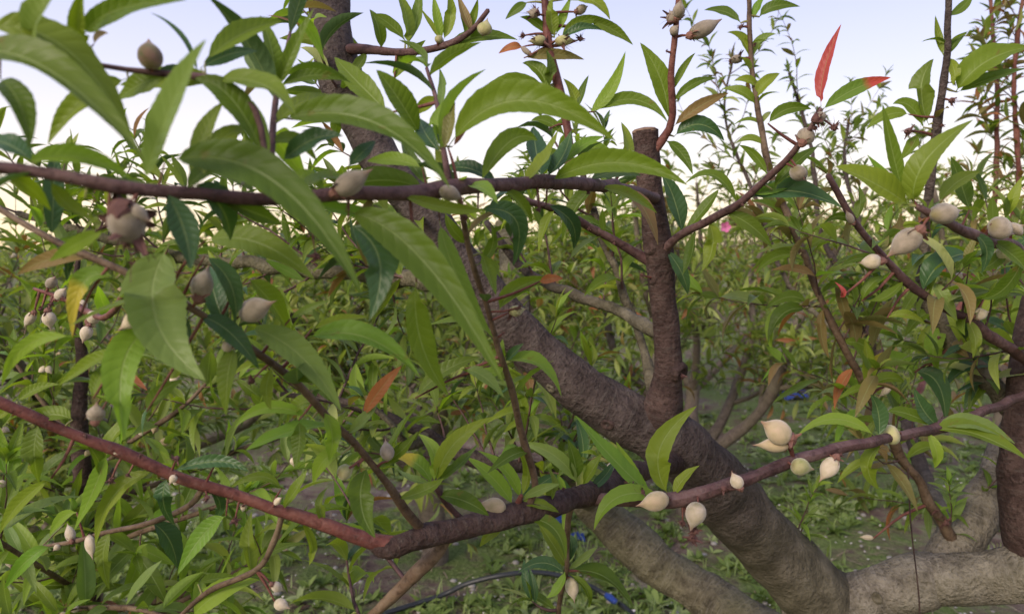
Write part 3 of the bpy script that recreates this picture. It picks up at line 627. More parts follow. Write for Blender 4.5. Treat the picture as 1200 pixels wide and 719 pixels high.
# ------------------------------------------------------------------ fruits and withered flowers
PROF = ((0, .02), (.03, .34), (.09, .62), (.18, .85), (.30, .985), (.40, 1.0), (.50, .95), (.60, .80), (.69, .58), (.78, .34), (.86, .16), (.93, .08), (1.0, .02))
def fruit_mesh(bulge, mat):
    V, Fc = [], []; ns = 16
    for i, (s, r) in enumerate(PROF):
        rr = r ** bulge
        for j in range(ns):
            a = 6.28318 * j / ns
            crease = 1 - .07 * math.exp(-((a - 1.57) / .3) ** 2)
            V.append((rr * .5 * crease * math.cos(a), s + .0 * r, rr * .5 * .86 * crease * math.sin(a) + .10 * s * s))
    for i in range(len(PROF) - 1):
        for j in range(ns): Fc.append((i * ns + j, i * ns + (j + 1) % ns, (i + 1) * ns + (j + 1) % ns, (i + 1) * ns + j))
    Fc.append(tuple(range(ns))[::-1]); Fc.append(tuple((len(PROF) - 1) * ns + j for j in range(ns)))
    return make_mesh('fruit', np.array(V), Fc, None, None, True, (FRUIT[mat],))
FM = {k: [fruit_mesh(b, k) for b in (.82, 1.0, 1.2)] for k in FRUIT}
def wither_mesh(seed, n=9, fil=12, mat=None):
    rs = random.Random(seed); V, Fc = [], []
    def strip(d, L, w, curl):
        d = unit(d); s = unit(np.cross(d, [rs.uniform(-1, 1), rs.uniform(-1, 1), 1])); nn = np.cross(d, s); b = len(V)
        for k in range(4):
            t = k / 3; p = d * L * t + nn * curl * L * t * t
            ww = w * (1 - t * .75) * (1 if k else .6)
            V.extend([p - s * ww + nn * ww * .5, p, p + s * ww + nn * ww * .5])
        for k in range(3):
            for j in range(2): Fc.append((b + k * 3 + j, b + k * 3 + j + 1, b + k * 3 + 4 + j, b + k * 3 + 3 + j))
    for k in range(n):
        a = 6.28 * k / n + rs.uniform(-.3, .3)
        strip(np.array([math.cos(a), rs.uniform(.0, .8), math.sin(a)]), rs.uniform(.35, .6), rs.uniform(.09, .17), rs.uniform(-.6, .6))
    for k in range(fil):
        a = rs.uniform(0, 6.28)
        strip(np.array([math.cos(a) * .7, rs.uniform(.4, 1.2), math.sin(a) * .7]), rs.uniform(.5, .95), .016, rs.uniform(-.5, .5))
    # shrunken cup
    b = len(V)
    for i, (y, r) in enumerate(((-.25, .03), (-.16, .17), (.0, .26), (.16, .22), (.25, .05))):
        for j in range(8): V.append(np.array([math.cos(.785 * j) * r, y, math.sin(.785 * j) * r]) * rs.uniform(.85, 1.15))
    for i in range(4):
        for j in range(8): Fc.append((b + i * 8 + j, b + i * 8 + (j + 1) % 8, b + (i + 1) * 8 + (j + 1) % 8, b + (i + 1) * 8 + j))
    return make_mesh('withered_flower', V, Fc, None, None, False, (mat,))
WM = [wither_mesh(s, mat=M_wither) for s in range(5)]; CM = [wither_mesh(40 + s, 6, 5, M_calyx) for s in range(4)]
def orient(d, roll):
    d = unit(d); x = unit(np.cross(d, [0.13, .2, 1])); z = np.cross(x, d)
    x2 = x * math.cos(roll) + z * math.sin(roll); z2 = np.cross(x2, d)
    M = np.eye(3); M[:, 0] = x2; M[:, 1] = d; M[:, 2] = z2
    return M
def mat4(M3, scale, loc):
    M = np.eye(4); M[:3, :3] = M3 * np.asarray(scale); M[:3, 3] = loc
    return Matrix(M.tolist())
# branch | stem end x y, tip x y, width px, kind, remains of the flower at the stem (1)
FRUITS = """
UB 392 226 438 198 27 k 1; 515 222 545 232 20 k 0; 150 240 146 292 50 k 2; 150 243 176 262 24 k 0
UL 177 80 175 44 28 b 0
S1 232 350 243 310 27 k 1; 281 370 323 351 29 k 0; 172 364 136 386 24 w 0; 112 494 113 470 20 k 1; 396 556 416 548 19 l 0; 455 540 452 512 17 k 0; 268 412 262 398 12 w 0
FL 57 336 66 324 13 k 1; 66 350 77 336 13 w 1; 92 352 103 365 11 w 1; 104 377 118 364 17 w 1; 40 366 29 384 13 w 1; 56 364 60 388 15 w 1; 104 382 97 402 14 w 1; 84 350 90 340 9 w 1
S2b 593 596 559 589 21 c 0
S2 596 366 618 362 14 l 2
LB 714 542 718 556 10 w 0
PS 784 584 744 591 24 c 0; 868 572 856 552 16 w 1; 818 588 812 622 27 w 0; 926 514 890 494 29 c 1; 926 520 882 523 20 c 1; 927 544 955 551 21 l 0; 980 536 960 565 20 w 1; 1054 506 1028 514 24 l 0
VS 668 676 674 706 16 w 0
TS 640 46 618 50 14 l 2; 650 48 676 48 13 l 2; 632 17 616 14 12 k 2; 622 64 608 54 8 k 1; 675 14 690 8 12 k 1
TB 566 42 571 20 18 l 0; 512 50 518 40 10 l 0
TS2 808 42 846 24 20 k 1; 789 26 785 12 14 k 2; 793 22 800 -2 17 k 1; 786 40 796 30 12 k 0
TS3 940 168 952 146 21 k 1; 930 196 944 214 22 k 0; 952 140 972 136 16 k 2
PK 868 70 854 68 12 k 2; 1024 630 1006 628 7 w 0; 1044 452 1030 466 9 w 1
RD 1078 270 1040 302 28 k 1; 1092 252 1128 248 28 k 0; 1162 262 1186 276 28 k 0; 1182 290 1168 314 22 l 0; 1185 272 1200 262 20 k 0
RC 1034 306 1004 306 20 w 1; 1140 370 1160 364 15 w 1; 1000 262 990 246 10 k 1; 1130 322 1116 326 10 w 1
RX 84 634 80 612 13 w 1; 104 626 108 656 12 w 0; 70 638 62 646 8 w 0
RB 138 532 128 522 8 w 1; 322 590 330 582 8 w 0; 206 556 198 568 9 w 1
RY 318 684 334 692 12 w 1; 322 704 340 714 15 w 0
"""
def place_fruit(key, sx, sy, tx, ty, w, kd, rem, parent=None):
    i, dist, d0 = nearest(key, sx, sy)
    s, t = P(sx, sy, d0 - BP[key][i, 3] - w * .3 * d0 / F), P(tx, ty, d0 + R(-.015, .01) - BP[key][i, 3])
    L = np.linalg.norm(t - s)
    if dist > 3: stalk(key, i, s, 1.6 * d0 / F, BARK['red'], 'fruit_stalk')
    mesh = random.choice(FM[kd])
    fo = link_matrix('fruit', mesh, tree, mat4(orient(t - s, R(0, 6.28)), (w * d0 / F, L, w * d0 / F), s))
    if rem:
        sc = w * d0 / F * (1.05 if rem == 1 else 1.7)
        me = random.choice(WM if rem == 2 else CM)
        c = bpy.data.objects.new('dry_calyx' if rem == 1 else 'withered_flower', me); col.objects.link(c); c.parent = fo
        # the child sits in the fruit's scaled space
        inv = fo.matrix_basis.inverted()
        lp = s if rem == 1 else s * .75 + t * .25
        dirv = (t - s) if rem == 1 else unit(t - s) + np.array([R(-.5, .5), R(-.5, .5), R(-.5, .5)])
        c.matrix_parent_inverse = Matrix.Identity(4)
        c.matrix_basis = inv @ Matrix.Translation(-Vector(tree['base'])) @ mat4(orient(dirv, R(0, 6)), (sc, sc, sc), lp)
for line in FRUITS.strip().split('\n'):
    key, rest = line.split(' ', 1)
    for rec in rest.split(';'):
        f = rec.split()
        if f: place_fruit(key, *map(float, f[:5]), f[5], int(f[6]))
WITHERED = """
UB 545 255 22; 370 300 30; 148 282 34; 632 246 16; 690 225 14
TS 613 42 18; 680 46 20; 645 150 10
TS2 788 22 16; 781 60 8
TS3 978 150 26; 955 150 18; 942 206 14; 870 240 12
PK 868 32 16; 884 52 11; 856 72 14; 1108 612 26; 1095 598 18; 1012 452 12
RA 1115 118 22; 1064 154 28; 1104 147 12; 1100 395 12
RB 207 537 24; 255 538 15; 243 583 20; 275 610 24; 130 562 20; 165 533 12; 100 510 15; 285 592 10; 150 556 14
S1 295 446 26; 160 310 30; 420 545 10; 215 360 12
FL 60 356 16; 76 350 14; 48 362 14; 100 372 12
PS 812 630 34; 752 576 28; 848 572 26; 858 556 18; 740 566 24; 800 612 22; 815 622 26; 920 516 12; 985 533 12; 1068 512 14
LB 660 572 10; 705 585 12
BR1 690 268 14; 720 285 10
RC 1090 350 12; 1032 300 10
S2 608 360 14; 590 390 9
STUB 800 440 16; 752 322 14
VS 690 672 12
"""
for line in WITHERED.strip().split('\n'):
    key, rest = line.split(' ', 1)
    for rec in rest.split(';'):
        f = rec.split()
        if not f: continue
        x, y, s = map(float, f); i, dist, d0 = nearest(key, x, y); p = P(x, y, d0 - BP[key][i, 3]); sc = s * d0 / F * .62
        if dist > BP[key][i, 3] / d0 * F + 3: stalk(key, i, p, 1.4 * d0 / F, BARK['red'], 'fruit_stalk')
        link_matrix('withered_flower', random.choice(WM), tree, mat4(orient(np.array([R(-1, 1), -.6, R(-1, .6)]), R(0, 6)), (sc, sc, sc), p))
# buds: little swellings at the nodes along the red shoots

# ------------------------------------------------------------------ grown shoots (shared by the near tree and its neighbours)
class Growth:
    def __init__(s): s.leaves = []; s.tv = []; s.tf = []; s.tu = []; s.off = 0; s.tips = []
    def twig(s, path, sides=4):
        n = len(path); V = []; U = []; prev = None
        for i in range(n):
            tg = unit(path[min(i + 1, n - 1), :3] - path[max(i - 1, 0), :3])
            if prev is None: prev = unit(np.cross(tg, [.31, .22, .9]))
            prev = unit(prev - tg * float(prev @ tg)); bb = np.cross(tg, prev)
            for j in range(sides):
                a = 6.28318 * j / sides
                V.append(path[i, :3] + (prev * math.cos(a) + bb * math.sin(a)) * path[i, 3]); U.append((j / sides, i * .02))
        for i in range(n - 1):
            for j in range(sides): s.tf.append((s.off + i * sides + j, s.off + i * sides + (j + 1) % sides, s.off + (i + 1) * sides + (j + 1) % sides, s.off + (i + 1) * sides + j))
        s.tv += V; s.tu += U; s.off += len(V)
    def leafy(s, path, step, size, styles='m', start=.12, per=(1, 2), tipn=5):
        ln = np.concatenate([[0], np.cumsum(np.linalg.norm(np.diff(path[:, :3], axis=0), axis=1))]); T = ln[-1]
        x = T * start; k = random.randint(0, 9)
        while x < T:
            i = min(int(np.searchsorted(ln, x)), len(path) - 2)
            ax = unit(path[i + 1, :3] - path[max(i - 1, 0), :3]); f = x / T
            for _ in range(random.randint(*per)):
                s.one(path[i, :3], ax, k, size * (1.05 - .45 * f ** 3) * R(.7, 1.15), R(.75, 1.25), styles); k += 1
            x += step * R(.6, 1.4)
        ax = unit(path[-1, :3] - path[-3, :3])
        for j in range(tipn): s.one(path[-1, :3], ax, j * 1.0 + k, size * R(.35, .8), R(.2, .75), styles)
        s.tips.append(path[-1, :3])
    def one(s, p, ax, k, L, alpha, styles):
        a = k * 2.39996 + R(-.4, .4)
        e1 = unit(np.cross(ax, [.2, .9, .3])); e2 = np.cross(ax, e1)
        rad = e1 * math.cos(a) + e2 * math.sin(a)
        t = unit(ax * math.cos(alpha) + rad * math.sin(alpha) + UP * R(-.25, .35))
        n = (ax - t * float(ax @ t)) * R(.2, .8) + (UP - t * t[2]) * R(.5, 1.1) + rng.normal(0, .25, 3)
        s.leaves.append((random.randrange(14), leaf_frame(p, t, n), L, random.choice(styles), R(0, 1)))
    def shoot(s, p, d, length, r, lift=.5, styles='m', size=.085, step=.022, wig=.18, nseg=8, sides=4, **kw):
        pts = [np.array(p, float)]; d = unit(d); q = pts[0]
        for i in range(nseg):
            d = unit(d + UP * lift / nseg + rng.normal(0, wig, 3) * .5); q = q + d * length / nseg; pts.append(q)
        path = np.array([(*pp, max(r * (1 - .75 * i / nseg), .0006)) for i, pp in enumerate(pts)])
        s.twig(path, sides); s.leafy(path, step, size, styles, **kw)
        return path
    def finish(s, parent, bark, individual=0, variants=VAR_LO, min_px=9.0, hi=False):
        if s.tv:
            b = np.array(parent['base'])
            me = make_mesh('twigs', np.array(s.tv) - b, np.array(s.tf), np.array(s.tu), None, True, (bark,))
            link('twigs', me, parent, parent['base'], 'stuff')
        ind = []
        if individual:
            sc = []
            for n_, (vi, M, L, st, ti) in enumerate(s.leaves):
                x, y, d = proj(M[:3, 3] + M[:3, 1] * L * .5)
                if d > .1 and 0 < x < W and 0 < y < H: sc.append((L / d * F * (.4 + .6 * abs(float(M[:3, 2] @ unit(EYE - M[:3, 3])))), n_))
            sc.sort(reverse=True); ind = [n_ for px, n_ in sc[:individual] if px > min_px]
        chosen = set(ind)
        for n_ in ind:
            vi, M, L, st, ti = s.leaves[n_]
            link_matrix('leaf', (hi_mesh if hi else lo_mesh)(vi, st), parent, Matrix(M.tolist()) @ Matrix.Scale(L, 4))
        bake_leaves('foliage', [l for n_, l in enumerate(s.leaves) if n_ not in chosen], variants, LEAF, parent)

def along(path, f):
    i = min(int(f * (len(path) - 1)), len(path) - 2)
    return path[i, :3], unit(path[i + 1, :3] - path[i, :3]), path[i, 3]
def side_shoots(g, path, n, length, f0=.2, f1=1.0, lift=.7, styles='gggmy', size=.085, r=.0025, out=None, **kw):
    for i in range(n):
        f = f0 + (f1 - f0) * (i + R(.1, .9)) / n
        p, ax, rr = along(path, f)
        rad = unit(np.cross(ax, rng.normal(0, 1, 3)))
        d = ax * R(.2, .8) + rad * R(.6, 1.0) + UP * R(.0, .6)
        if out is not None: d = d + np.array(out)
        g.shoot(p, d, R(*length), r, lift, styles, size, **kw)

g = Growth()
ST = 'ggggmmyd'
for k in ('RL1', 'RL2', 'RL3', 'RL4', 'RL5'):
    g.leafy(BP[k], .028, .06, 'gggmmt', start=.25, per=(1, 2))
    side_shoots(g, BP[k], 11, (.10, .36), .25, .98, .7, 'gggmmtto' if k in ('RL2', 'RL3') else 'gggmmt', .075 if k in ('RL2', 'RL3') else .055, .0016, step=.02, wig=.3)
side_shoots(g, BP['PK'], 13, (.06, .18), .22, .62, .1, 'ggmmytt', .075, .0014)
side_shoots(g, BP['RC'], 6, (.06, .14), .1, .75, .1, 'ggmmyt', .07, .0016)
side_shoots(g, BP['RA'], 6, (.06, .16), .1, .42, .2, 'ggmmyd', .075, .0016)
side_shoots(g, BP['RL1'], 12, (.12, .28), .10, .6, .3, 'ggmmyt', .075, .0018)
for k in ('RA', 'PK'):
    g.leafy(BP[k], .06, .05, 'ggmt', start=.5)
side_shoots(g, BP['BL'], 34, (.12, .32), .15, 1, .5, ST, .08)
side_shoots(g, BP['BB'], 24, (.12, .30), .1, 1, .3, ST, .08)
g.leafy(BP['BB3'], .03, .07, ST)
for k_, st_, sz_ in (('UL2', .030, .06), ('UM', .03, .06), ('UB', .06, .065), ('S1', .05, .06), ('S2', .05, .055), ('RC', .06, .055)):
    g.leafy(BP[k_], st_, sz_, 'ggdgyt', start=.2, per=(1, 1), tipn=3)
side_shoots(g, BP['L2'], 14, (.12, .32), .55, 1, .6, ST, .08)
side_shoots(g, BP['LIMB'], 6, (.10, .26), .62, .95, .6, ST, .075)
side_shoots(g, BP['BB2'], 5, (.1, .25), .3, 1, .5, ST, .075)
side_shoots(g, BP['S5'], 4, (.08, .2), .3, .9, .5, ST, .07)
g.leafy(BP['S5'], .05, .06, ST, start=.4); g.leafy(BP['BR1'], .04, .06, ST, start=.3)
side_shoots(g, BP['S3'], 2, (.08, .18), .3, 1, .6, ST, .07)
side_shoots(g, BP['VS'], 2, (.03, .06), .5, 1, .6, ST, .06)
side_shoots(g, BP['R2'], 5, (.15, .4), .6, 1, .8, ST, .08)
side_shoots(g, BP['R3'], 4, (.12, .3), .6, 1, .8, ST, .08)
for (x, y, d, L) in ((1080, 640, 1.1, .1), (1130, 600, 1.2, .12), (905, 690, 1.12, .07), (960, 640, 1.3, .1)):   # small water shoots on the old wood
    i, dist, dd = min((nearest(k, x, y) + (k,) for k in ('R1', 'R2', 'LIMB')), key=lambda q: q[1])[:3], 0, 0
    kk = min(((nearest(k, x, y)[1], k) for k in ('R1', 'R2', 'LIMB')))[1]
    j = nearest(kk, x, y)[0]; rr = BP[kk][j, 3]
    g.shoot(BP[kk][j, :3] + UP * rr * .8, np.array([R(-.3, .3), -.4, 1]), L, .0016, .4, 'gyyp', .045, .012)
g.finish(tree, BARK['purple'], max(20, 320 - n_leaf), VAR_LO, hi=True)

# pink blossom left over on a back shoot
def blossom(p, r, parent):
    V, Fc = [], []
    for k in range(5):
        a = 1.2566 * k; d = np.array([math.cos(a), -.35, math.sin(a)]); s = np.array([-math.sin(a), 0, math.cos(a)]); b = len(V)
        for t, w in ((.05, .08), (.4, .34), (.75, .42), (1.0, .2)):
            V.extend([d * t * r - s * w * r, d * t * r + np.array([0, .12 * r, 0]), d * t * r + s * w * r])
        for i in range(3):
            for j in range(2): Fc.append((b + i * 3 + j, b + i * 3 + j + 1, b + i * 3 + 4 + j, b + i * 3 + 3 + j))
    link('blossom', make_mesh('blossom', V, Fc, None, None, True, (simple_material("petal_pink", [(.3, (.38, .07, .18)), (.7, (.50, .15, .30))], 40, .6),)), parent, p)
i, _, d0 = nearest('RL5', 852, 266); stalk('RL5', i, P(850, 266, d0 - .02), .001, BARK['red'], 'twig'); blossom(P(850, 266, d0 - .02), .014, tree)

# ------------------------------------------------------------------ slim young tree at the left
yb = P(106, 760, 1.32); yb[2] = gz(yb[0], yb[1])
young = thing("young_peach_tree", "slim young peach tree with thin straight stem and low leafy shoots", "tree", yb)
yt = spline([(*(yb - np.array([0, 0, .04])), .019), (*P(104, 690, 1.32), .0165), (*P(99, 590, 1.32), .0155), (*P(93, 500, 1.32), .014), (*P(96, 420, 1.33), .010), (*P(88, 350, 1.34), .007), (*P(92, 300, 1.35), .004)], .012)
wood('trunk', yt, 12, BARK['stub'], young, .09, .15, nscale=60)
gy = Growth()
TW = [[(104, 610, 1.32, 10), (60, 600, 1.25, 8), (20, 585, 1.15, 7), (-30, 560, 1.1, 5)], [(104, 700, 1.32, 9), (60, 672, 1.1, 9), (0, 635, .95, 8), (-40, 610, .9, 6)], [(108, 650, 1.32, 11), (160, 625, 1.2, 9), (235, 600, 1.15, 8), (300, 575, 1.15, 5)],
      [(108, 740, 1.32, 10), (180, 720, 1.3, 10), (260, 680, 1.25, 9), (330, 640, 1.2, 6)], [(105, 560, 1.32, 9), (150, 520, 1.25, 8), (210, 480, 1.2, 7), (250, 440, 1.2, 5)], [(95, 520, 1.32, 9), (50, 470, 1.3, 8), (15, 420, 1.3, 6)],
      [(110, 760, 1.32, 11), (70, 720, 1.15, 10), (150, 712, 1.0, 8), (230, 735, .95, 7)], [(104, 720, 1.32, 10), (200, 700, 1.4, 10), (280, 668, 1.45, 9), (340, 620, 1.5, 6)], [(100, 600, 1.32, 10), (200, 560, 1.45, 9), (300, 520, 1.5, 8), (390, 500, 1.55, 5)]]
for pts in TW:
    pa = spline([(*P(x, y, d), th * .5 * d / F) for x, y, d, th in pts], .012)
    pa[:, 3] *= .72; wood('branch', pa, 8, BARK['brown'], young, .1, .3, nscale=90)
    gy.leafy(pa, .034, .10, 'gggyymp', start=.15, per=(1, 2))
    side_shoots(gy, pa, 4, (.06, .17), .15, 1, .7, 'ggyymgp', .095, .0018, step=.03)
side_shoots(gy, yt, 13, (.1, .26), .25, 1, .5, 'ggyymp', .095, .002, step=.03)
gy.finish(young, BARK['brown'], 230, VAR_LO, hi=True)
def tiny_fruits(g_, parent, n, size, dmax=6):
    c = [l for l in g_.leaves if 0 < proj(l[1][:3, 3])[0] < W and 0 < proj(l[1][:3, 3])[1] < H]
    random.shuffle(c)
    for l in c[:n]:
        p = l[1][:3, 3]; s = size * R(.7, 1.2)
        d = np.array([R(-1, 1), R(-.6, .6), R(-1, .5)])
        link_matrix('fruit', random.choice(FM[random.choice('wwck')]), parent, mat4(orient(d, R(0, 6)), (s * .72, s, s * .72), p))
tiny_fruits(gy, young, 38, .017)

# ------------------------------------------------------------------ neighbouring trees of the orchard
def orchard_tree(x, y, height, spread, label, leaf=.085, shoots=70, individual=0, fruits=0, nlimb=4, variants=VAR_LO, rot=None, styles='m', group="peach trees of the orchard behind"):
    base = np.array([x, y, gz(x, y) if y < 18 else 0.0])
    t = thing("peach_tree", label, "tree", base, group)
    g = Growth(); th = R(.28, .45)
    tr = spline([(*(base - UP * .05), .075), (*(base + UP * .1), .06), (*(base + np.array([R(-.03, .03), R(-.03, .03), th])), .052)], .05)
    far = y > 9
    wood('trunk', tr, 8 if far else 12, BARK['far'], t, .15, .1, nscale=14)
    a0 = R(0, 6.28) if rot is None else rot
    top = tr[-1, :3]
    limbs = []
    for k in range(nlimb):
        a = a0 + 6.2832 * k / nlimb + R(-.3, .3); o = np.array([math.cos(a), math.sin(a), 0]); hh = height * R(.68, .85); sp = spread * R(.6, .9)
        pts = [(*(top - UP * .05), .034)]
        for f in (.25, .5, .75, 1.0):
            q = top + o * sp * (f ** .85) + UP * (hh - th) * f ** 1.1 + rng.normal(0, .05, 3)
            pts.append((*q, .034 * (1 - .72 * f)))
        pa = spline(pts, .06); limbs.append(pa)
        wood('limb', pa, 6 if far else 10, BARK['far'], t, .12, .15, nscale=20)
        for j in range(3):                         # side branches
            p, ax, rr = along(pa, R(.25, .8)); rad = unit(np.cross(ax, rng.normal(0, 1, 3))); rad[2] *= .4
            bpts = [(*p, rr * .6)]; q = p; d = unit(rad + ax * .5)
            for _ in range(4):
                d = unit(d + UP * .12 + rng.normal(0, .15, 3)); q = q + d * R(.08, .14); bpts.append((*q, max(rr * .6 * (1 - .2 * len(bpts)), .003)))
            ba = spline(bpts, .05); limbs.append(ba)
            if y < 9: wood('branch', ba, 6, BARK['far'], t, .1, .15, nscale=30)
            else: g.twig(ba, 4)
    for i in range(shoots):
        pa = random.choice(limbs); p, ax, rr = along(pa, R(.25, 1.0) if pa is not limbs[0] else R(.4, 1))
        o = unit(p - (base + UP * th)); o[2] *= .4
        d = o * R(.2, .8) + UP * R(-.1, .9) + rng.normal(0, .45, 3)
        room = max(.15, base[2] + height - p[2])
        g.shoot(p, d, min(R(.22, .62), room * R(.7, 1.2)), .003, R(.1, .9), styles, leaf, leaf * (.26 if not far else .38), nseg=6 if not far else 4, sides=4 if not far else 3, tipn=4)
    if fruits: tiny_fruits(g, t, fruits, .022)
    g.finish(t, BARK['far'], individual, variants, 6.0)
    return t
NEAR = [  # x, y, height, spread, label, individual leaves, fruits, shoots
 (-1.55, 2.6, 1.50, 1.05, "leafy peach tree behind the slim young tree, dotted with pale fruits", 280, 26, 130),
 (2.55, 3.35, 2.1, 1.0, "peach tree with tall bronze-tipped shoots behind the forked grey limbs", 220, 14, 150),
 (-.35, 3.2, 1.62, 1.1, "bushy peach tree standing behind the thick slanting limb", 280, 16, 190),
 (1.42, 5.8, 2.25, 1.4, "open peach tree with a leaning grey trunk past the bare mossy strip", 200, 10, 190),
 (.92, 3.75, 1.95, 1.0, "leafy peach tree right behind the pruned stub and main limb", 260, 10, 170),
 (.25, 5.9, 1.70, 1.2, "peach tree with thin dark limbs, two rows behind the main limb", 160, 8, 180),
 (-3.4, 4.3, 1.60, 1.1, "broad low peach tree behind the left-hand foliage", 120, 8, 130),
 (-1.7, 5.6, 1.65, 1.2, "thickly leaved peach tree behind the long grey side branch", 120, 8, 170),
 (3.9, 5.8, 2.3, 1.2, "peach tree beyond the tall bronze-tipped shoots", 80, 4, 130),
]
for (x, y, hgt, spr, lab, ind, fr, sh) in NEAR:
    orchard_tree(x, y, hgt, spr, lab, .095, sh, ind, fr, variants=VAR_MIN if y > 5.0 else VAR_LO)
ROWS = []
for row_, (ry, dx, n, off) in enumerate(((8.0, 2.0, 6, .35), (11.0, 2.2, 8, -.6), (15, 2.4, 9, .5), (21, 2.8, 11, -.3), (29, 3.4, 13, .7))):
    for i in range(n): x_ = off + (i - (n - 1) / 2) * dx + R(-.3, .3); ROWS.append((x_, ry + R(-.4, .4), R(1.55, 2.05) + (.35 if x_ > .12 * ry else 0), row_))
ROW_WORDS = ("in the first orchard row beyond the blue plastic sheet", "in the second orchard row beyond the blue plastic sheet", "in the third orchard row beyond the blue plastic sheet", "in the fourth orchard row, hardly taller than the horizon", "in the farthest orchard row along the horizon")
for (x, y, hgt, row_) in ROWS:
    d = y; orchard_tree(x, y, hgt, R(1.0, 1.3), "small leafy peach tree " + ROW_WORDS[row_], .09 + .004 * d, int(np.clip(150 - 6 * d, 40, 110)), 0, 0, nlimb=4, variants=VAR_MIN, group="far orchard trees, row %d" % (row_ + 1))

# low wooded rise on the horizon
hv, hf = [], []
for i in range(161):
    a = -1.25 + 2.5 * i / 160; r = 420 + 30 * math.sin(i * .3); h = 5.5 + 3.5 * noise.noise((i * .11, 0, 0)) + 1.4 * noise.noise((i * .7, 3, 0))
    for k, (rr, hh) in enumerate(((0, -2), (8, h * .7), (40, h), (90, h * .6), (140, -2))): hv.append(((r + rr) * math.sin(a), (r + rr) * math.cos(a), hh))
for i in range(160):
    for k in range(4): hf.append((i * 5 + k, i * 5 + k + 1, (i + 1) * 5 + k + 1, (i + 1) * 5 + k))
hills = link("hills", make_mesh("hills", hv, hf, None, None, True, (simple_material("far_woods", [(.3, (.09, .10, .07)), (.7, (.14, .14, .10))], .3, .95),)), None, (0, 0, 0), 'structure')

# ------------------------------------------------------------------ ground cover
M_weed = leaf_material("weed_leaf", [(0, (0.08, 0.13, 0.035)), (.4, (.14, .20, .055)), (.75, (.21, .28, .09)), (1, (.30, .35, .19))], tfac=.25, rough=.6)
M_straw = simple_material("dry_straw", [(.3, (.22, .16, .10)), (.7, (.36, .29, .20))], 60, .9)
def ground_spot(n, dmin, dmax):
    out = []
    while len(out) < n:
        d = dmin * (dmax / dmin) ** R(0, 1); x = R(-.78, .78) * d * 1.0
        out.append((x, d))
    return out
def scatter(name, label, cat, n, maker, mat, dmin=1.7, dmax=16, clump=None):
    V, Q, U, T = [], [], [], []; off = 0
    for (x, y) in ground_spot(n, dmin, dmax):
        if clump is not None and noise.noise((x * 1.4, y * 1.4, clump)) < R(-.25, .35): continue
        v, q, u = maker(x, y); V.append(v); Q.append(q + off); U.append(u); T.append(np.full(len(v), R(0, 1))); off += len(v)
    o = link(name, make_mesh(name, np.concatenate(V), np.concatenate(Q), np.concatenate(U), np.concatenate(T), True, (mat,)), None, (0, 0, 0), 'stuff')
    o['label'] = label; o['category'] = cat
    return o
def rosette(x, y):
    n = random.randint(4, 8); L = R(.022, .075) * (1 + .03 * y); V, Q, U = [], [], []; z = gz(x, y) if y < 18 else 0
    up = R(.2, 1.3)
    for k in range(n):
        a = 6.28 * k / n + R(-.5, .5); d = unit([math.cos(a), math.sin(a), up * R(.5, 1.4)])
        M = leaf_frame(np.array([x, y, z - .003]), d, UP + rng.normal(0, .15, 3)); v, q, u = VAR_MIN[random.randrange(14)]
        s = np.array([R(1.0, 2.0), 1, 1]) * L
        V.append((v * s) @ M[:3, :3].T + M[:3, 3]); Q.append(q + 15 * k); U.append(u)
    return np.concatenate(V), np.concatenate(Q), np.concatenate(U)
scatter("weeds", "low broad-leaved weeds covering the orchard soil", "weeds", 12500, rosette, M_weed, clump=4.0)
def blade(x, y):
    V, Q, U = [], [], []; z = gz(x, y) if y < 18 else 0; n = random.randint(3, 6)
    for k in range(n):
        a = R(0, 6.28); d = np.array([math.cos(a), math.sin(a), 0]) * R(.2, .9); h = R(.03, .09); s = np.array([-math.sin(a), math.cos(a), 0]) * R(.0012, .0024) * (1 + .1 * y)
        p0 = np.array([x, y, z]) + rng.normal(0, .008, 3) * [1, 1, 0]; p1 = p0 + UP * h * .6 + d * h * .3; p2 = p0 + UP * h * .85 + d * h
        V += [p0 - s, p0 + s, p1 - s * .8, p1 + s * .8, p2 - s * .15, p2 + s * .15]; Q += [(6 * k, 6 * k + 1, 6 * k + 3, 6 * k + 2), (6 * k + 2, 6 * k + 3, 6 * k + 5, 6 * k + 4)]
        U += [(0, 0), (1, 0), (0, .5), (1, .5), (0, 1), (1, 1)]
    return np.array(V), np.array(Q), np.array(U)
scatter("grass", "thin tufts of short grass among the weeds", "grass", 6500, blade, M_weed, clump=4.0)
def straw(x, y):
    a = R(0, 3.14); L = R(.02, .10); d = np.array([math.cos(a), math.sin(a), R(-.1, .1)]) * L; s = np.array([-math.sin(a), math.cos(a), 0]) * R(.001, .0025)
    p = np.array([x, y, (gz(x, y) if y < 18 else 0) + .006]); V = [p - s, p + s, p + d * .5 + s + UP * .004, p + d * .5 - s + UP * .004, p + d - s, p + d + s]
    return np.array(V), np.array([(0, 1, 2, 3), (3, 2, 5, 4)]), np.array([(0, 0), (1, 0), (1, .5), (0, .5), (0, 1), (1, 1)])
scatter("straw", "dry stalks and twigs littering the soil", "litter", 2600, straw, M_straw, dmax=12)
M_petal = simple_material("fallen_petal", [(.3, (.62, .55, .50)), (.7, (.78, .73, .70))], 50, .7)
def petal(x, y):
    z = (gz(x, y) if y < 18 else 0) + R(.004, .03); s = R(.0025, .0065) * (1 + .02 * y); a = R(0, 6.28); c, e = math.cos(a) * s, math.sin(a) * s
    p = np.array([x, y, z]); V = [p + [c, e, 0], p + [-e, c, s * .5], p + [-c, -e, R(0, s)], p + [e, -c, s * .6]]
    return np.array(V), np.array([(0, 1, 2, 3)]), np.array([(0, 0), (1, 0), (1, 1), (0, 1)])
scatter("petals", "white petals and young fruits fallen on the soil", "petals", 1700, petal, M_petal, dmax=12)
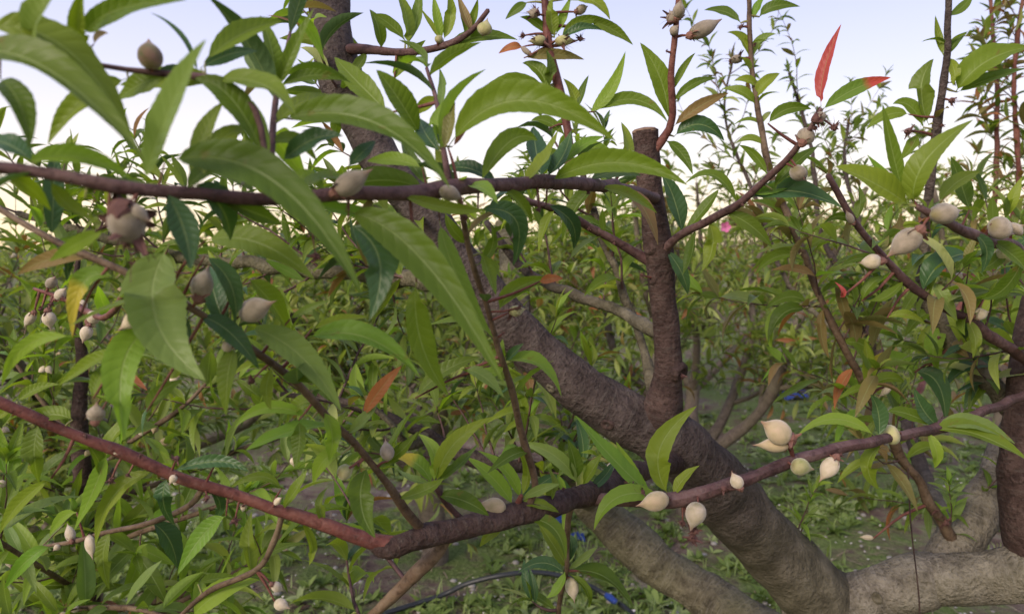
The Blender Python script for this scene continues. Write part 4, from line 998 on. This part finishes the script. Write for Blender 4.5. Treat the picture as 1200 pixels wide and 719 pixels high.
M_stone = simple_material("pebble", [(.3, (.20, .18, .16)), (.7, (.36, .34, .32))], 30, .9)
PB = []
def pebble(x, y):
    r = R(.006, .018); z = (gz(x, y) if y < 18 else 0); V = []
    for i, (h, w) in enumerate(((-.3, .8), (.25, 1.0), (.6, .6))):
        for j in range(6): V.append([x + math.cos(1.047 * j + i * .3) * r * w * R(.8, 1.2), y + math.sin(1.047 * j + i * .3) * r * w * R(.8, 1.2), z + h * r])
    Q = [(i * 6 + j, i * 6 + (j + 1) % 6, i * 6 + 6 + (j + 1) % 6, i * 6 + 6 + j) for i in range(2) for j in range(6)] + [(12, 13, 14, 15), (12, 15, 16, 17)]
    return np.array(V), np.array(Q), np.zeros((18, 2))
scatter("pebbles", "small grey pebbles strewn over the soil", "pebbles", 1100, pebble, M_stone, dmax=9)

# ------------------------------------------------------------------ black drip hose with a blue dripper
def ground_at(px, py, lift=0.0):
    v = P(px, py, 1.0) - EYE; s = (lift - CAM_H) / v[2]; q = EYE + v * s
    q[2] = gz(q[0], q[1]) + lift; return q
hp = [ground_at(440, 722, .015), ground_at(515, 700, .03), ground_at(548, 684, .09), ground_at(590, 674, .13), ground_at(630, 672, .13), ground_at(672, 680, .10), ground_at(708, 697, .04), ground_at(738, 720, .02), ground_at(775, 760, .012), ground_at(800, 830, .01)]
hroot = thing("drip_hose", "black plastic drip irrigation hose arching over the weeds", "hose", hp[3] * [1, 1, 0])
M_hose = simple_material("black_plastic", [(.3, (.012, .014, .018)), (.7, (.03, .033, .04))], 40, .42)
wood('pipe', spline([(*q, .0095) for q in hp], .02), 12, M_hose, hroot, .02)
M_blue = simple_material("blue_plastic", [(.3, (.012, .03, .16)), (.7, (.025, .06, .27))], 25, .4)
q = ground_at(716, 704, .045); e = ground_at(722, 709, .042) - q
wood('dripper', spline([(*(q - e * .9), .011), (*(q - e * .2), .0135), (*(q + e * .9), .0105)], .004), 10, M_blue, hroot, .05)

def blue_scrap(px, py, size, label, seed):
    """a crumpled piece of blue plastic sheet lying among the weeds"""
    b = ground_at(px, py); V, Q, U = [], [], []; n = 9
    for i in range(n + 1):
        for j in range(n + 1):
            u, v = i / n - .5, j / n - .5
            h = .55 * abs(noise.noise((u * 3.1 + seed, v * 3.1, seed))) + .25 * noise.noise((u * 7, v * 7, seed * 2)) + .5 * (1 - 2.6 * (u * u + v * v))
            rr = 1 + .35 * noise.noise((u * 2, v * 2, seed + 5))
            V.append((u * size * rr * 1.1, v * size * rr, max(.004, h * size * .8) + .004)); U.append((u, v))
    k = n + 1
    for i in range(n):
        for j in range(n): Q.append((i * k + j, i * k + j + 1, i * k + k + j + 1, i * k + k + j))
    o = link("plastic_scrap", make_mesh("plastic_scrap", V, Q, U, None, True, (M_blue,)), None, b)
    o['label'] = label; o['category'] = "plastic scrap"
blue_scrap(655, 616, .085, "crumpled blue plastic scrap behind the mossy lower limb", 1.3)
blue_scrap(675, 634, .070, "smaller blue plastic scrap low beside the mossy lower limb", 4.1)
blue_scrap(931, 468, .21, "blue plastic sheet lying on the open mossy strip", 7.7)

# thin dry stem caught over the grey limb
sp0 = [P(1064, 548, 1.06), P(1067, 610, 1.058), P(1072, 655, 1.052), P(1077, 700, 1.05), P(1079, 760, 1.05), P(1081, 800, 1.05)]
ds = wood("dry_stem", spline([(*q, .0011) for q in sp0], .02), 6, BARK['stub'], None, .2)
ds["label"] = "thin dark dry stem hanging over the forked grey limb"; ds["category"] = "dry stem"
